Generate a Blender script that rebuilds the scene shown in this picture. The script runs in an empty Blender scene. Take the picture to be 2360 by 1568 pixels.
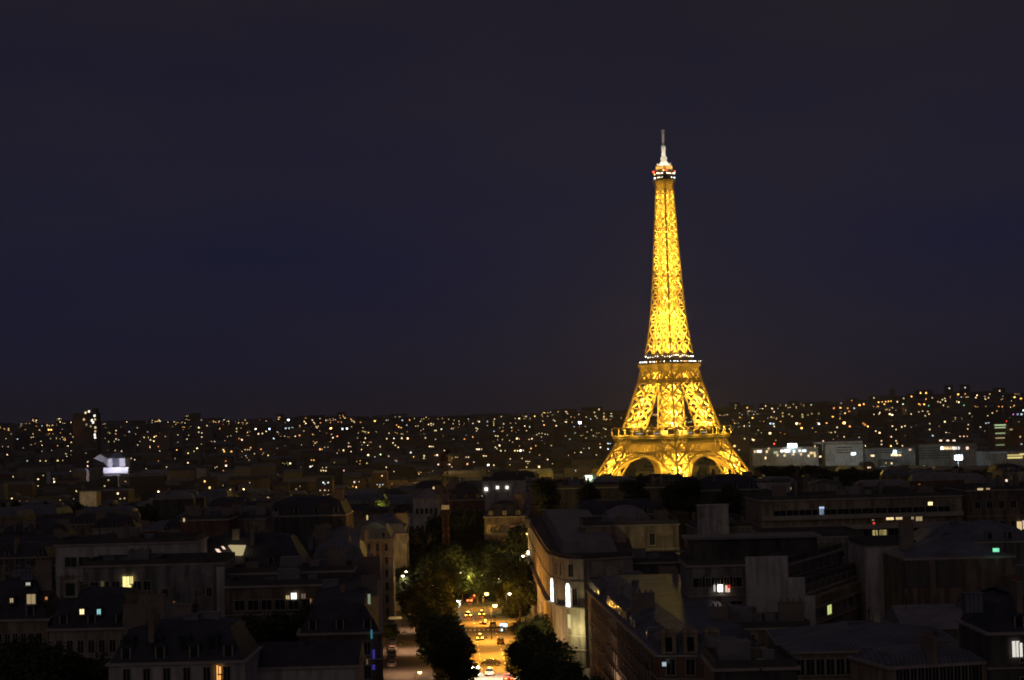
import bpy, math, random
from mathutils import Matrix, Vector
random.seed(7)
R = math.radians
sc = bpy.context.scene
col = sc.collection
W0, H0, F = 1024, 680, 1936.0
K = 1024 / 2359.0            # the photograph was measured on a 2359 px wide view

# ------------------------------------------------------------------ camera
CAMZ = 50.0
PITCH, ROLL = R(2.37), R(1.42)
cd = bpy.data.cameras.new('camera'); cam = bpy.data.objects.new('camera', cd); col.objects.link(cam)
cd.sensor_width = 36.0; cd.lens = 36.0 * F / 1024
cd.clip_start = 0.5; cd.clip_end = 40000
cd.dof.use_dof = True; cd.dof.focus_distance = 21.0; cd.dof.aperture_fstop = 6.2
cam.matrix_world = Matrix.Translation((0, 0, CAMZ)) @ Matrix.Rotation(R(90) + PITCH, 4, 'X') @ Matrix.Rotation(-ROLL, 4, 'Z')
sc.camera = cam
MR = cam.matrix_world.to_3x3()

def ray(px, py):
    v = MR @ Vector(((px - 512) / F, -(py - 340) / F, -1.0))
    return v / v.y
def at(px, py, Y):                       # point on the plane y = Y seen at a pixel
    v = ray(px, py) * Y
    return Vector((v.x, Y, v.z + CAMZ))
def atd(dx, dy, Y): return at(dx * K, dy * K, Y)
def project(p):
    v = MR.transposed() @ (Vector(p) - Vector((0, 0, CAMZ)))
    return 512 + F * v.x / -v.z, 340 - F * v.y / -v.z

# ------------------------------------------------------------------ night sky, soft glow of the city on low cloud
w = bpy.data.worlds.new("World"); sc.world = w; w.use_nodes = True
nt = w.node_tree; nt.nodes.clear()
def nd(t, **k):
    n = nt.nodes.new(t)
    for a, b in k.items(): setattr(n, a, b)
    return n
tc = nd('ShaderNodeTexCoord'); sx = nd('ShaderNodeSeparateXYZ'); nt.links.new(tc.outputs['Generated'], sx.inputs[0])
mp = nd('ShaderNodeMapping'); mp.inputs['Scale'].default_value = (3.0, 3.0, 12.0); mp.inputs['Location'].default_value = (2.3, .4, .7)
nt.links.new(tc.outputs['Generated'], mp.inputs[0])
nz = nd('ShaderNodeTexNoise'); nz.inputs['Scale'].default_value = 1.3; nz.inputs['Detail'].default_value = 5; nz.inputs['Roughness'].default_value = .5
nt.links.new(mp.outputs[0], nz.inputs[0])
cr = nd('ShaderNodeValToRGB'); e = cr.color_ramp
stops = [(0.0, (.0150, .0128, .0205)), (.035, (.0132, .0130, .0275)), (.085, (.0124, .0130, .0310)), (.13, (.0144, .0138, .0285)),
         (.20, (.0166, .0142, .0232)), (.5, (.022, .018, .022)), (1.0, (.032, .025, .026))]
e.elements[0].position = 0; e.elements[0].color = (*stops[0][1], 1)
e.elements[1].position = 1; e.elements[1].color = (*stops[-1][1], 1)
for p, c in stops[1:-1]:
    q = e.elements.new(p); q.color = (*c, 1)
nt.links.new(sx.outputs['Z'], cr.inputs[0])
nr = nd('ShaderNodeValToRGB'); nr.color_ramp.elements[0].position = .34; nr.color_ramp.elements[1].position = .70
nr.color_ramp.elements[0].color = (.80, .86, 1.12, 1); nr.color_ramp.elements[1].color = (1.16, 1.10, .98, 1)
nt.links.new(nz.outputs['Fac'], nr.inputs[0])
mx = nd('ShaderNodeMix', data_type='RGBA', blend_type='MULTIPLY'); mx.inputs[0].default_value = 1
nt.links.new(cr.outputs[0], mx.inputs[6]); nt.links.new(nr.outputs[0], mx.inputs[7])
# the last of dusk: Nishita sky with the sun far below, added very faintly
sk = nd('ShaderNodeTexSky'); sk.sky_type = 'NISHITA'; sk.sun_disc = False; sk.sun_elevation = R(-5); sk.sun_rotation = R(115)
bg1 = nd('ShaderNodeBackground'); bg1.inputs[1].default_value = .87
bg2 = nd('ShaderNodeBackground'); bg2.inputs[1].default_value = .01
ad = nd('ShaderNodeAddShader'); ou = nd('ShaderNodeOutputWorld')
nt.links.new(mx.outputs[2], bg1.inputs[0]); nt.links.new(sk.outputs[0], bg2.inputs[0])
nt.links.new(bg1.outputs[0], ad.inputs[0]); nt.links.new(bg2.outputs[0], ad.inputs[1]); nt.links.new(ad.outputs[0], ou.inputs[0])

# one very soft, weak lamp: the lit boulevards and monument behind the viewpoint shining on the roofs
sd = bpy.data.lights.new('city_glow', 'SUN'); so = bpy.data.objects.new('city_glow', sd); col.objects.link(so)
sd.energy = .062; sd.angle = R(50); sd.color = (1, .80, .66); so.rotation_euler = (R(74), 0, R(-16))

sc.view_settings.view_transform = 'Standard'; sc.view_settings.look = 'None'
sc.view_settings.exposure = 0; sc.view_settings.gamma = 1
cy = sc.cycles
cy.use_denoising = True; cy.max_bounces = 4; cy.diffuse_bounces = 2; cy.glossy_bounces = 2; cy.transmission_bounces = 2
cy.use_light_tree = True; cy.sample_clamp_indirect = 2.0; cy.caustics_reflective = False; cy.caustics_refractive = False
cy.filter_width = 1.6

# ------------------------------------------------------------------ materials
MATS = {}
def mat(name, c, rough=.8, var=.25, scale=.35, metal=0, spec=.3, c2=None, bump=0, streak=0, seam=0):
    if name in MATS: return MATS[name]
    m = bpy.data.materials.new(name); m.use_nodes = True; t = m.node_tree
    b = t.nodes['Principled BSDF']; b.inputs['Roughness'].default_value = rough; b.inputs['Metallic'].default_value = metal
    b.inputs['Specular IOR Level'].default_value = spec
    g = t.nodes.new('ShaderNodeTexCoord'); n = t.nodes.new('ShaderNodeTexNoise'); n.inputs['Scale'].default_value = scale; n.inputs['Detail'].default_value = 6
    n.inputs['Roughness'].default_value = .65
    t.links.new(g.outputs['Object'], n.inputs[0])
    r = t.nodes.new('ShaderNodeValToRGB'); r.color_ramp.elements[0].position = .3; r.color_ramp.elements[1].position = .7
    lo = [x * (1 - var) for x in c]; hi = c2 or [min(1, x * (1 + var)) for x in c]
    r.color_ramp.elements[0].color = (*lo, 1); r.color_ramp.elements[1].color = (*hi, 1)
    t.links.new(n.outputs['Fac'], r.inputs[0]); out = r.outputs[0]
    def mul(out, fac, lo_, p0, p1):
        q = t.nodes.new('ShaderNodeMapRange'); q.inputs['From Min'].default_value = p0; q.inputs['From Max'].default_value = p1; q.inputs['To Min'].default_value = lo_; q.inputs['To Max'].default_value = 1.12
        t.links.new(fac, q.inputs[0]); x = t.nodes.new('ShaderNodeVectorMath'); x.operation = 'SCALE'; t.links.new(out, x.inputs[0]); t.links.new(q.outputs[0], x.inputs['Scale']); return x.outputs[0]
    if streak:                              # rain streaks and soot, patched render
        mpp = t.nodes.new('ShaderNodeMapping'); mpp.inputs['Scale'].default_value = (.9, .9, .12); t.links.new(g.outputs['Object'], mpp.inputs[0])
        n2 = t.nodes.new('ShaderNodeTexNoise'); n2.inputs['Scale'].default_value = 1.0; n2.inputs['Detail'].default_value = 5; t.links.new(mpp.outputs[0], n2.inputs[0]); out = mul(out, n2.outputs['Fac'], 1 - streak, .38, .56)
        n3 = t.nodes.new('ShaderNodeTexVoronoi'); n3.inputs['Scale'].default_value = .11; t.links.new(g.outputs['Object'], n3.inputs[0]); sp = t.nodes.new('ShaderNodeSeparateXYZ'); t.links.new(n3.outputs['Color'], sp.inputs[0]); out = mul(out, sp.outputs[0], 1 - streak * .7, 0, .5)
    if seam:                                # standing seams of the sheet metal
        wv = t.nodes.new('ShaderNodeTexWave'); wv.inputs['Scale'].default_value = seam; wv.inputs['Distortion'].default_value = .2; t.links.new(g.outputs['Object'], wv.inputs[0]); out = mul(out, wv.outputs['Fac'], .55, 0, .25)
    t.links.new(out, b.inputs['Base Color'])
    MATS[name] = m; return m
def emis(name, c, s, sample=False, var=0):
    if name in MATS: return MATS[name]
    m = bpy.data.materials.new(name); m.use_nodes = True; t = m.node_tree; t.nodes.clear()
    em = t.nodes.new('ShaderNodeEmission'); o = t.nodes.new('ShaderNodeOutputMaterial'); t.links.new(em.outputs[0], o.inputs[0])
    em.inputs[0].default_value = (*c, 1); em.inputs[1].default_value = s
    if var:                                # curtains and furniture behind the glass
        g = t.nodes.new('ShaderNodeTexCoord'); n = t.nodes.new('ShaderNodeTexNoise'); n.inputs['Scale'].default_value = 1.7
        q = t.nodes.new('ShaderNodeMapRange'); q.inputs['From Min'].default_value = .35; q.inputs['From Max'].default_value = .6
        q.inputs['To Min'].default_value = s * (1 - var); q.inputs['To Max'].default_value = s * 1.2
        t.links.new(g.outputs['Object'], n.inputs[0]); t.links.new(n.outputs['Fac'], q.inputs[0]); t.links.new(q.outputs[0], em.inputs[1])
    try: m.cycles.emission_sampling = 'AUTO' if sample else 'NONE'
    except Exception: pass
    MATS[name] = m; return m
WALL = {'cream': mat('cream_stone', (.42, .37, .30), streak=.4), 'white': mat('white_render', (.58, .54, .50), var=.12, streak=.28), 'grey': mat('grey_render', (.31, .29, .28), streak=.45),
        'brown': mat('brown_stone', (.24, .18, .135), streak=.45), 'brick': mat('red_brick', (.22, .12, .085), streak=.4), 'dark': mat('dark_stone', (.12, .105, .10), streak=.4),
        'buff': mat('buff_stone', (.38, .30, .21), streak=.4)}
ROOF = {'zinc': mat('zinc_roof', (.17, .18, .22), rough=.5, scale=.25, var=.4, seam=.55), 'slate': mat('slate_roof', (.07, .07, .09), rough=.7, var=.4), 'flat': mat('gravel_roof', (.12, .11, .11)),
        'light': mat('light_roof', (.28, .27, .29))}
M_TRIM = mat('stone_trim', (.48, .43, .36)); M_GLASS = mat('dark_glass', (.02, .022, .03), rough=.15, spec=.6); M_IRON = mat('black_iron', (.03, .03, .035))
M_POT = mat('clay_pot', (.30, .14, .08)); M_CHIM = mat('chimney_render', (.30, .25, .20))
EC = {'w': (1, .74, .38), 'a': (1, .48, .11), 'o': (1, .38, .12), 'y': (1, .82, .30), 'c': (.72, .90, 1), 'b': (.55, .70, 1), 'g': (.25, 1, .55), 'r': (1, .06, .03),
      'h': (1, .95, .85), 'n': (.75, 1, .55), 'm': (.9, .2, .9), 'p': (1, .66, .50)}
def ewin(c, s):
    s = round(s, 2)
    return emis('lit_pane_%s_%s' % ({'w': 'warm', 'a': 'amber', 'o': 'orange', 'y': 'yellow', 'c': 'cool', 'b': 'blue', 'g': 'green', 'r': 'red', 'h': 'white', 'n': 'lime', 'm': 'magenta', 'p': 'pink'}[c], s), EC[c], s)

# ------------------------------------------------------------------ mesh building helpers
class MB:
    def __init__(s): s.v = []; s.f = []; s.m = []; s.k = 0
    def mat(s, k): s.k = k; return s
    def face(s, pts):
        n = len(s.v); s.v += [tuple(p) for p in pts]; s.f.append(tuple(range(n, n + len(pts)))); s.m.append(s.k)
    def box(s, x0, y0, z0, x1, y1, z1):
        n = len(s.v)
        s.v += [(x0, y0, z0), (x1, y0, z0), (x1, y1, z0), (x0, y1, z0), (x0, y0, z1), (x1, y0, z1), (x1, y1, z1), (x0, y1, z1)]
        for q in ((0, 3, 2, 1), (4, 5, 6, 7), (0, 1, 5, 4), (1, 2, 6, 5), (2, 3, 7, 6), (3, 0, 4, 7)):
            s.f.append(tuple(n + i for i in q)); s.m.append(s.k)
    def bar(s, a, b, r, r2=None, n=4):
        a = Vector(a); b = Vector(b); d = b - a
        if d.length < 1e-6: return
        d.normalize(); u = d.cross(Vector((0, 0, 1)))
        if u.length < .01: u = d.cross(Vector((0, 1, 0)))
        u.normalize(); v = d.cross(u); r2 = r if r2 is None else r2
        k = len(s.v)
        for p, q in ((a, r), (b, r2)):
            for i in range(n):
                t = 2 * math.pi * (i + .5) / n; s.v.append(tuple(p + (u * math.cos(t) + v * math.sin(t)) * q))
        for i in range(n):
            j = (i + 1) % n; s.f.append((k + i, k + j, k + n + j, k + n + i)); s.m.append(s.k)
        s.f.append(tuple(k + i for i in reversed(range(n)))); s.m.append(s.k)
        s.f.append(tuple(k + n + i for i in range(n))); s.m.append(s.k)
    def prism(s, poly, z0, z1, top=None, cap=True):
        top = top or poly; n = len(poly); k = len(s.v)
        s.v += [(p[0], p[1], z0) for p in poly] + [(p[0], p[1], z1) for p in top]
        for i in range(n):
            j = (i + 1) % n; s.f.append((k + i, k + j, k + n + j, k + n + i)); s.m.append(s.k)
        if cap: s.f.append(tuple(k + n + i for i in range(n))); s.m.append(s.k)
    def lathe(s, prof, n=12, c=(0, 0)):
        k = len(s.v)
        for r, z in prof:
            for i in range(n):
                t = 2 * math.pi * i / n; s.v.append((c[0] + r * math.cos(t), c[1] + r * math.sin(t), z))
        for a in range(len(prof) - 1):
            for i in range(n):
                j = (i + 1) % n; s.f.append((k + a * n + i, k + a * n + j, k + a * n + n + j, k + a * n + n + i)); s.m.append(s.k)
        s.f.append(tuple(k + (len(prof) - 1) * n + i for i in range(n))); s.m.append(s.k)
    def mesh(s, name, mats):
        me = bpy.data.meshes.new(name); me.from_pydata(s.v, [], s.f)
        for m in (mats if isinstance(mats, (list, tuple)) else [mats]): me.materials.append(m)
        me.polygons.foreach_set('material_index', s.m); me.update(); return me
    def build(s, name, mats, parent=None, loc=None):
        return link(name, s.mesh(name, mats), parent, loc)
def link(name, me, parent=None, loc=None, rz=None):
    o = bpy.data.objects.new(name, me); col.objects.link(o)
    if parent: o.parent = parent
    if loc is not None: o.location = loc
    if rz is not None: o.rotation_euler.z = rz
    return o
USED = set()
def tag(o, label=None, cat=None, group=None, kind=None):
    if label:
        o['label'] = label
    if cat: o['category'] = cat
    if group: o['group'] = group
    if kind: o['kind'] = kind
    return o
def empty(name, loc, rz=0):
    o = bpy.data.objects.new(name, None); col.objects.link(o); o.location = loc; o.rotation_euler.z = rz; o.empty_display_size = .5; return o
KIDS = {}
def copy_tree(o, parent=None):
    c = o.copy(); col.objects.link(c)
    if parent: c.parent = parent
    for ch in [x for x in col.objects if x.parent == o]: copy_tree(ch, c)
    return c

# ------------------------------------------------------------------ ground
def lerp(t, xs, ys):
    if t <= xs[0]: return ys[0]
    for i in range(len(xs) - 1):
        if t <= xs[i + 1]: return ys[i] + (ys[i + 1] - ys[i]) * (t - xs[i]) / (xs[i + 1] - xs[i])
    return ys[-1]
RPX = [-200, 0, 325, 520, 607, 738, 846, 955, 1024, 1300]; RZ = [88, 84, 72, 66, 72, 74, 92, 112, 106, 100]
def gnd(x, Y):
    z = lerp(Y, [0, 250, 700, 1200, 1500, 3000], [0, 0, -10, -9, -25, -24])
    if Y > 3000:
        t = min(1, (Y - 3000) / 5200.0); t = t * t * (3 - 2 * t)
        zr = lerp(512 + x / Y * F, RPX, RZ) - 14
        z = -24 + (zr + 24) * t
        if Y > 8200: z -= (Y - 8200) * .02
    return z
ys = [-400, 0, 100, 200] + [250 + 10 * i for i in range(46)] + [750, 850, 1000, 1200, 1350, 1500, 1700, 2000, 2500, 3000] + [3000 + 400 * i for i in range(1, 16)] + [10500, 14000, 22000]
g = MB(); NX = 41
for Y in ys:
    hw = 400 + max(0, Y) * .75
    for i in range(NX):
        x = -hw + 2 * hw * i / (NX - 1); g.v.append((x, Y, gnd(x, max(Y, 1))))
for a in range(len(ys) - 1):
    for i in range(NX - 1):
        k = a * NX + i; g.f.append((k, k + 1, k + NX + 1, k + NX)); g.m.append(0)
tag(g.build('ground', mat('city_ground', (.06, .055, .05), scale=.02, var=.4)), 'dark city ground stretching to the far hills', None, None, 'structure')

AXS = lambda Y: -5 - .035 * (Y - 400)        # centre line of the avenue
def strip(name, off0, off1, Y0, Y1, dz, m, label=None, thick=None):
    b = MB(); yy = [Y0] + [q for q in ys if Y0 < q < Y1] + [Y1]
    for a, c in zip(yy[:-1], yy[1:]):
        P = [(AXS(a) + off0, a, gnd(0, a) + dz), (AXS(a) + off1, a, gnd(0, a) + dz), (AXS(c) + off1, c, gnd(0, c) + dz), (AXS(c) + off0, c, gnd(0, c) + dz)]
        b.face(P)
        if thick:
            for i, j in ((0, 3), (1, 2)):
                q = [Vector(P[i]), Vector(P[j])]; b.face([q[0], q[1], q[1] - Vector((0, 0, thick)), q[0] - Vector((0, 0, thick))])
            if a == Y0: b.face([Vector(P[0]), Vector(P[1]), Vector(P[1]) - Vector((0, 0, thick)), Vector(P[0]) - Vector((0, 0, thick))])
    return tag(b.build(name, m), label, None, None, 'structure')
M_ASPH = mat('asphalt', (.075, .07, .065), rough=.75, scale=.5, var=.35, spec=.4)
M_PAVE = mat('pavement_slabs', (.20, .185, .17), scale=.8, var=.3)
strip('avenue_road', -27, 20, 260, 760, .01, M_ASPH, 'asphalt avenue running towards the tower between tree rows')
strip('left_pavement', -11.2, -8.0, 300, 760, .14, M_PAVE, 'raised pavement under the left tree row', .14)
strip('right_pavement', 8.4, 11.2, 270, 760, .14, M_PAVE, 'raised pavement under the right tree row', .14)
strip('left_house_pavement', -30, -26, 260, 760, .14, M_PAVE, 'pavement along the left house fronts', .14)
strip('right_house_pavement', 18.2, 24, 260, 760, .14, M_PAVE, 'pavement along the right house fronts', .14)
M_PAINT = mat('road_paint', (.72, .70, .66), var=.15)
b = MB()
for Yc in (520, 392):
    for i in range(11):
        x0 = AXS(Yc) - 6.6 + i * 1.2; b.face([(x0, Yc, gnd(0, Yc) + .02), (x0 + .6, Yc, gnd(0, Yc) + .02), (x0 + .6, Yc + 5, gnd(0, Yc + 5) + .02), (x0, Yc + 5, gnd(0, Yc + 5) + .02)])
for i in range(40):
    Y = 300 + i * 11
    for off in (-2.6, 2.8):
        x0 = AXS(Y) + off; b.face([(x0, Y, gnd(0, Y) + .02), (x0 + .15, Y, gnd(0, Y) + .02), (x0 + .05, Y + 4, gnd(0, Y + 4) + .02), (x0 - .1, Y + 4, gnd(0, Y + 4) + .02)])
tag(b.build('road_markings', M_PAINT), 'white zebra crossings and lane dashes on the avenue', None, None, 'structure')

# ------------------------------------------------------------------ the iron tower
TY = 1713.0
tc0 = at(673.3, 500, TY); TX = tc0.x; TZ = tc0.z
ROT = R(45 - 1.0)
tower = empty('lattice_tower', (TX, TY, TZ), ROT)
tag(tower, 'tall golden floodlit iron lattice tower with four splayed legs and white antenna', 'tower')
M_GOLD = mat('tower_iron_paint', (.40, .27, .13), rough=.55, var=.12, scale=.05, spec=.4)
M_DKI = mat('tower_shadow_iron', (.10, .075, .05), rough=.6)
M_WHI = mat('antenna_white_paint', (.72, .70, .64), rough=.5, var=.08)
ZW = [0, 15, 29.01, 45, 57, 68, 86, 104, 115, 131, 149, 167, 195, 223, 276]
WW = [60, 51.6, 44.7, 36.8, 32.4, 28.7, 23.9, 19.7, 17.6, 14.6, 12.3, 10.7, 9.1, 7.8, 5.4]
def hw(z): return lerp(z, ZW, WW)
ZS = [0, 30, 57, 110, 131, 160, 190, 220, 276]; SS = [17, 15.6, 14.6, 12.6, 9.8, 8.6, 8.4, 7.3, 4.9]
def ls(z): return min(lerp(z, ZS, SS), hw(z) - .35)
def leg_corners(sx_, sy_, z):
    o = hw(z); i = o - ls(z)
    return [Vector((sx_ * a, sy_ * c, z)) for a, c in ((o, o), (i, o), (i, i), (o, i))]
def leg_section(b, sx_, sy_, levels, ch, dg, hz, inner=True):
    for z0, z1 in zip(levels[:-1], levels[1:]):
        A = leg_corners(sx_, sy_, z0); B = leg_corners(sx_, sy_, z1)
        for i in range(4):
            j = (i + 1) % 4
            b.bar(A[i], B[i], ch)
            b.bar(A[i], B[j], dg); b.bar(A[j], B[i], dg)
            b.bar(B[i], B[j], hz)
            m0 = (A[i] + A[j]) / 2; m1 = (B[i] + B[j]) / 2; mid = (m0 + m1) / 2
            e0 = (A[i] + B[i]) / 2; e1 = (A[j] + B[j]) / 2
            if inner: b.bar(e0, e1, dg * .45); b.bar(mid, m1, dg * .45)
        if inner: b.bar(A[0], B[2], dg * .5); b.bar(A[1], B[3], dg * .5); b.bar(B[0], B[2], hz * .6); b.bar(B[1], B[3], hz * .6)
for sx_ in (1, -1):
    for sy_ in (1, -1):
        b = MB()
        leg_section(b, sx_, sy_, [0, 11, 22, 33, 44, 57], .95, 1.05, .8, inner=False)
        leg_section(b, sx_, sy_, [63, 70, 81.5, 93, 104, 116], .85, 1.0, .75, inner=False)
        for z0, z1 in ((22, 33), (33, 44), (44, 50.5), (64.5, 70), (70, 81.5), (81.5, 93), (93, 104), (104, 114)):
            for ax in (0, 1):
                q = []
                for z in (z0, z1):
                    o = hw(z) + 1.05; i = o - 1.5; q += [(sx_ * o, sy_ * o, z), (sx_ * (i if ax == 0 else o), sy_ * (o if ax == 0 else i), z)]
                b.face([q[0], q[1], q[3], q[2]])
        c4 = leg_corners(sx_, sy_, 0); b.prism([(p.x + (2 if p.x > 0 else -2) * 0, p.y) for p in (c4 if sx_ * sy_ > 0 else c4[::-1])], -3, .6)
        b.build('leg', M_GOLD, tower)
# upper shaft
b = MB(); lv = [129]; h = 11.2
while lv[-1] < 274: lv.append(lv[-1] + h); h = max(5.6, h * .953)
lv[-1] = 276
for sx_ in (1, -1):
    for sy_ in (1, -1): leg_section(b, sx_, sy_, lv, .42, .58, .46, inner=False)
for z in lv[::1]:
    o = hw(z); i = o - ls(z)
    if i > .5:
        for s in (1, -1):
            b.bar((-i, s * o, z), (i, s * o, z), .3); b.bar((s * o, -i, z), (s * o, i, z), .3)
for z0, z1 in zip(lv[:-1], lv[1:]):                        # lift shaft bracing in the core
    q = min(2.4, hw(z0) * .3)
    for a, c in ((q, q), (-q, q), (-q, -q), (q, -q)): b.bar((a, c, z0), (a, c, z1), .28)
    b.bar((q, q, z0), (-q, -q, z1), .25); b.bar((-q, q, z0), (q, -q, z1), .25)
sh = b.build('upper_shaft', M_GOLD, tower)
b = MB()                                                     # corner angle irons: shade on their outer faces is put into the dark colour
for sx_ in (1, -1):
    for sy_ in (1, -1):
            b = MB()
            for z0, z1 in zip(lv[:-1], lv[1:]):
                for ax in (0, 1):
                    q = []
                    for z in (z0, z1):
                        o = hw(z) + .52; i = o - .95
                        q += [(sx_ * o, sy_ * o, z), (sx_ * (i if ax == 0 else o), sy_ * (o if ax == 0 else i), z)]
                    b.face([q[0], q[1], q[3], q[2]])
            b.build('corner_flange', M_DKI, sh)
b = MB()                                                     # intermediate platform
z = 196; o = hw(z) + .5
b.box(-o, -o, z, o, o, z + .5); b.build('intermediate_platform', M_GOLD, tower)

# first platform: slab, corbels, gallery with its columns
def ring(b, h0, h1, z0, z1, t):
    for s in (1, -1):
        P0 = [(-h0, s * h0, z0), (h0, s * h0, z0), (h1, s * h1, z1), (-h1, s * h1, z1)]; b.face(P0 if s < 0 else P0[::-1])
        P0 = [(s * h0, -h0, z0), (s * h0, h0, z0), (s * h1, h1, z1), (s * h1, -h1, z1)]; b.face(P0 if s > 0 else P0[::-1])
def ringbars(b, h, z, r):
    c = [(-h, -h, z), (h, -h, z), (h, h, z), (-h, h, z)]
    for i in range(4): b.bar(c[i], c[(i + 1) % 4], r)
H1 = 37.2
b = MB()
for s in (1, -1):                                             # deck of four arms round the open middle
    b.box(-H1 + .4, min(s * 20, s * (H1 - .4)), 56.4, H1 - .4, max(s * 20, s * (H1 - .4)), 57.4)
    b.box(min(s * 20, s * (H1 - .4)), -19.9, 56.4, max(s * 20, s * (H1 - .4)), 19.9, 57.4)
ringbars(b, H1 - .9, 55.2, .45); ringbars(b, H1 - 4, 51.6, .4)
fp = b.build('first_platform', M_GOLD, tower)
b = MB(); n = 30
for k in range(n + 1):
    t = -H1 + 2 * H1 * k / n
    for s in (1, -1):
        b.bar((t, s * (H1 - .2), 56.2), (t * .93, s * (H1 - 4.4), 50.8), .34); b.bar((s * (H1 - .2), t, 56.2), (s * (H1 - 4.4), t * .93, 50.8), .34)
ring(b, H1 - 4.6, H1 - 2.2, 50.6, 56.3, 0)
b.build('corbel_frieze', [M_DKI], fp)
b = MB(); ringbars(b, H1, 64.2, .42); ringbars(b, H1, 57.5, .55); ringbars(b, H1 - 3.2, 64.4, .3)
b.build('gallery_beam', M_GOLD, fp)
for k in range(10):
    t = -H1 + 2 * H1 * k / 9.0
    for pts in (((t, -H1), (t, H1)) + (((-H1, t), (H1, t)) if 0 < k < 9 else ())):
        c = MB(); c.bar((0, 0, 0), (0, 0, 6.3), .48, .42); c.bar((0, 0, 0), (0, 0, .8), .8, .7); link('gallery_column', c.mesh('gallery_column', M_GOLD), fp, (pts[0], pts[1], 57.8))
b = MB()                                                      # pavilions and parapet set back on the deck
for s in (1, -1):
    b.box(-17, min(s * 24, s * 33), 57.5, 17, max(s * 24, s * 33), 61.5); b.box(min(s * 24, s * 33), -17, 57.5, max(s * 24, s * 33), 17, 61.5)
pv = b.build('pavilion', M_DKI, fp)
for a, c in ((-33.1, 8), (6, -33.1), (-33.1, -12), (-14, -33.1)):
    b = MB()
    if abs(a) > 30: b.box(a - .1, c - 4, 59.0, a + .1, c + 4, 59.6)
    else: b.box(a - 4, c - .1, 59.0, a + 4, c + .1, 59.6)
    b.build('lit_window_strip', ewin('c', .5), fp)
# lattice girder under the first platform and the four arches
def girder(b, h0, h1, z0, z1, n, r):
    for s in (1, -1):
        for ax in (0, 1):
            def q(t, hh, z): return (t * hh, s * hh, z) if ax == 0 else (s * hh, t * hh, z)
            b.bar(q(-1, h0, z0), q(1, h0, z0), r * 1.6); b.bar(q(-1, h1, z1), q(1, h1, z1), r * 1.6)
            for k in range(n):
                t0 = -1 + 2 * k / n; t1 = -1 + 2 * (k + 1) / n
                b.bar(q(t0, h0, z0), q(t1, h1, z1), r); b.bar(q(t1, h0, z0), q(t0, h1, z1), r); b.bar(q(t0, h0, z0), q(t0, h1, z1), r * .8)
b = MB(); girder(b, hw(42) - .2, hw(50.4) - .2, 42.6, 50.4, 22, .30); girder(b, hw(44) - 5.2, hw(50.4) - 5.2, 43.2, 50.0, 14, .25)
b.build('lattice_girder', M_GOLD, tower)
for r_ in range(4):
    b = MB(); n = 30; A = []
    for k in range(n + 1):
        t = math.pi * k / n
        xo = -math.cos(t) * 38.5; zo = 8 + 34.2 * math.sin(t) ** .9 if 0 < k < n else 8
        xi = -math.cos(t) * 34.6; zi = 6 + 32.6 * math.sin(t) ** .92 if 0 < k < n else 6
        A.append((xo, zo, xi, zi))
    def pt(x, z, d=0): return Vector((x, -(hw(max(0, z)) - .1) + d, z))
    for k in range(n):
        a, c = A[k], A[k + 1]
        b.bar(pt(a[0], a[1]), pt(c[0], c[1]), .5); b.bar(pt(a[2], a[3]), pt(c[2], c[3]), .45)
        b.bar(pt(a[0], a[1]), pt(a[2], a[3]), .34); b.bar(pt((a[0] + c[0]) / 2, (a[1] + c[1]) / 2), pt((a[2] + c[2]) / 2, (a[3] + c[3]) / 2), .25)
        b.face([pt(a[2], a[3]), pt(c[2], c[3]), pt(c[2], c[3], 6.5), pt(a[2], a[3], 6.5)])       # wide soffit
        b.bar(pt(a[2], a[3], 6.5), pt(c[2], c[3], 6.5), .4)
        if 3 < k < n - 3:
            b.bar(pt(a[0], a[1]), pt(a[0], 42.6), .22)
            b.bar(pt(a[0], a[1]), pt(c[0], 42.6), .18)
    o = b.build('arch', M_GOLD, tower); o.rotation_euler.z = r_ * math.pi / 2

# second platform
H2 = 19.9
b = MB(); b.box(-H2, -H2, 118.9, H2, H2, 119.6); ringbars(b, H2 + .1, 119.9, .45); ringbars(b, H2 - 1.9, 115.9, .35)
sp = b.build('second_platform', M_GOLD, tower)
b = MB(); n = 18
for k in range(n + 1):
    t = -H2 + 2 * H2 * k / n
    for s in (1, -1):
        b.bar((t, s * (H2), 118.9), (t * .88, s * (H2 - 2.6), 114.4), .34); b.bar((s * (H2), t, 118.9), (s * (H2 - 2.6), t * .88, 114.4), .34)
ring(b, H2 - 2.9, H2 - 1.2, 114.4, 118.8, 0)
b.build('corbel_frieze', [M_GOLD], sp)
b = MB(); girder(b, hw(105), hw(114), 105, 114, 10, .36); girder(b, hw(104) + .1, hw(107) + .1, 103.4, 106.6, 16, .3)
b.build('lattice_girder', M_GOLD, sp)
b = MB(); b.box(-14, -14, 119.7, 14, 14, 124.6); b.box(-15.2, -15.2, 124.7, 15.2, 15.2, 125.3); b.box(-12.4, -12.4, 125.4, 12.4, 12.4, 129.2)
b.build('pavilion', M_DKI, sp)
b = MB(); ringbars(b, H2 - .8, 121.4, .14)
for k in range(25):
    t = -H2 + .8 + (2 * H2 - 1.6) * k / 24
    for s in (1, -1): b.bar((t, s * (H2 - .8), 119.6), (t, s * (H2 - .8), 121.4), .1); b.bar((s * (H2 - .8), t, 119.6), (s * (H2 - .8), t, 121.4), .1)
b.build('railing', M_DKI, sp)
ball = MB(); ball.lathe([(.05, -.42), (.35, -.24), (.42, 0), (.35, .24), (.05, .42)], 8)
LB = {c: ball.mesh('lamp_globe', ewin(c, 9 if c != 'r' else 14)) for c in 'hwcayr'}
rr = random.Random(3)
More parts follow.
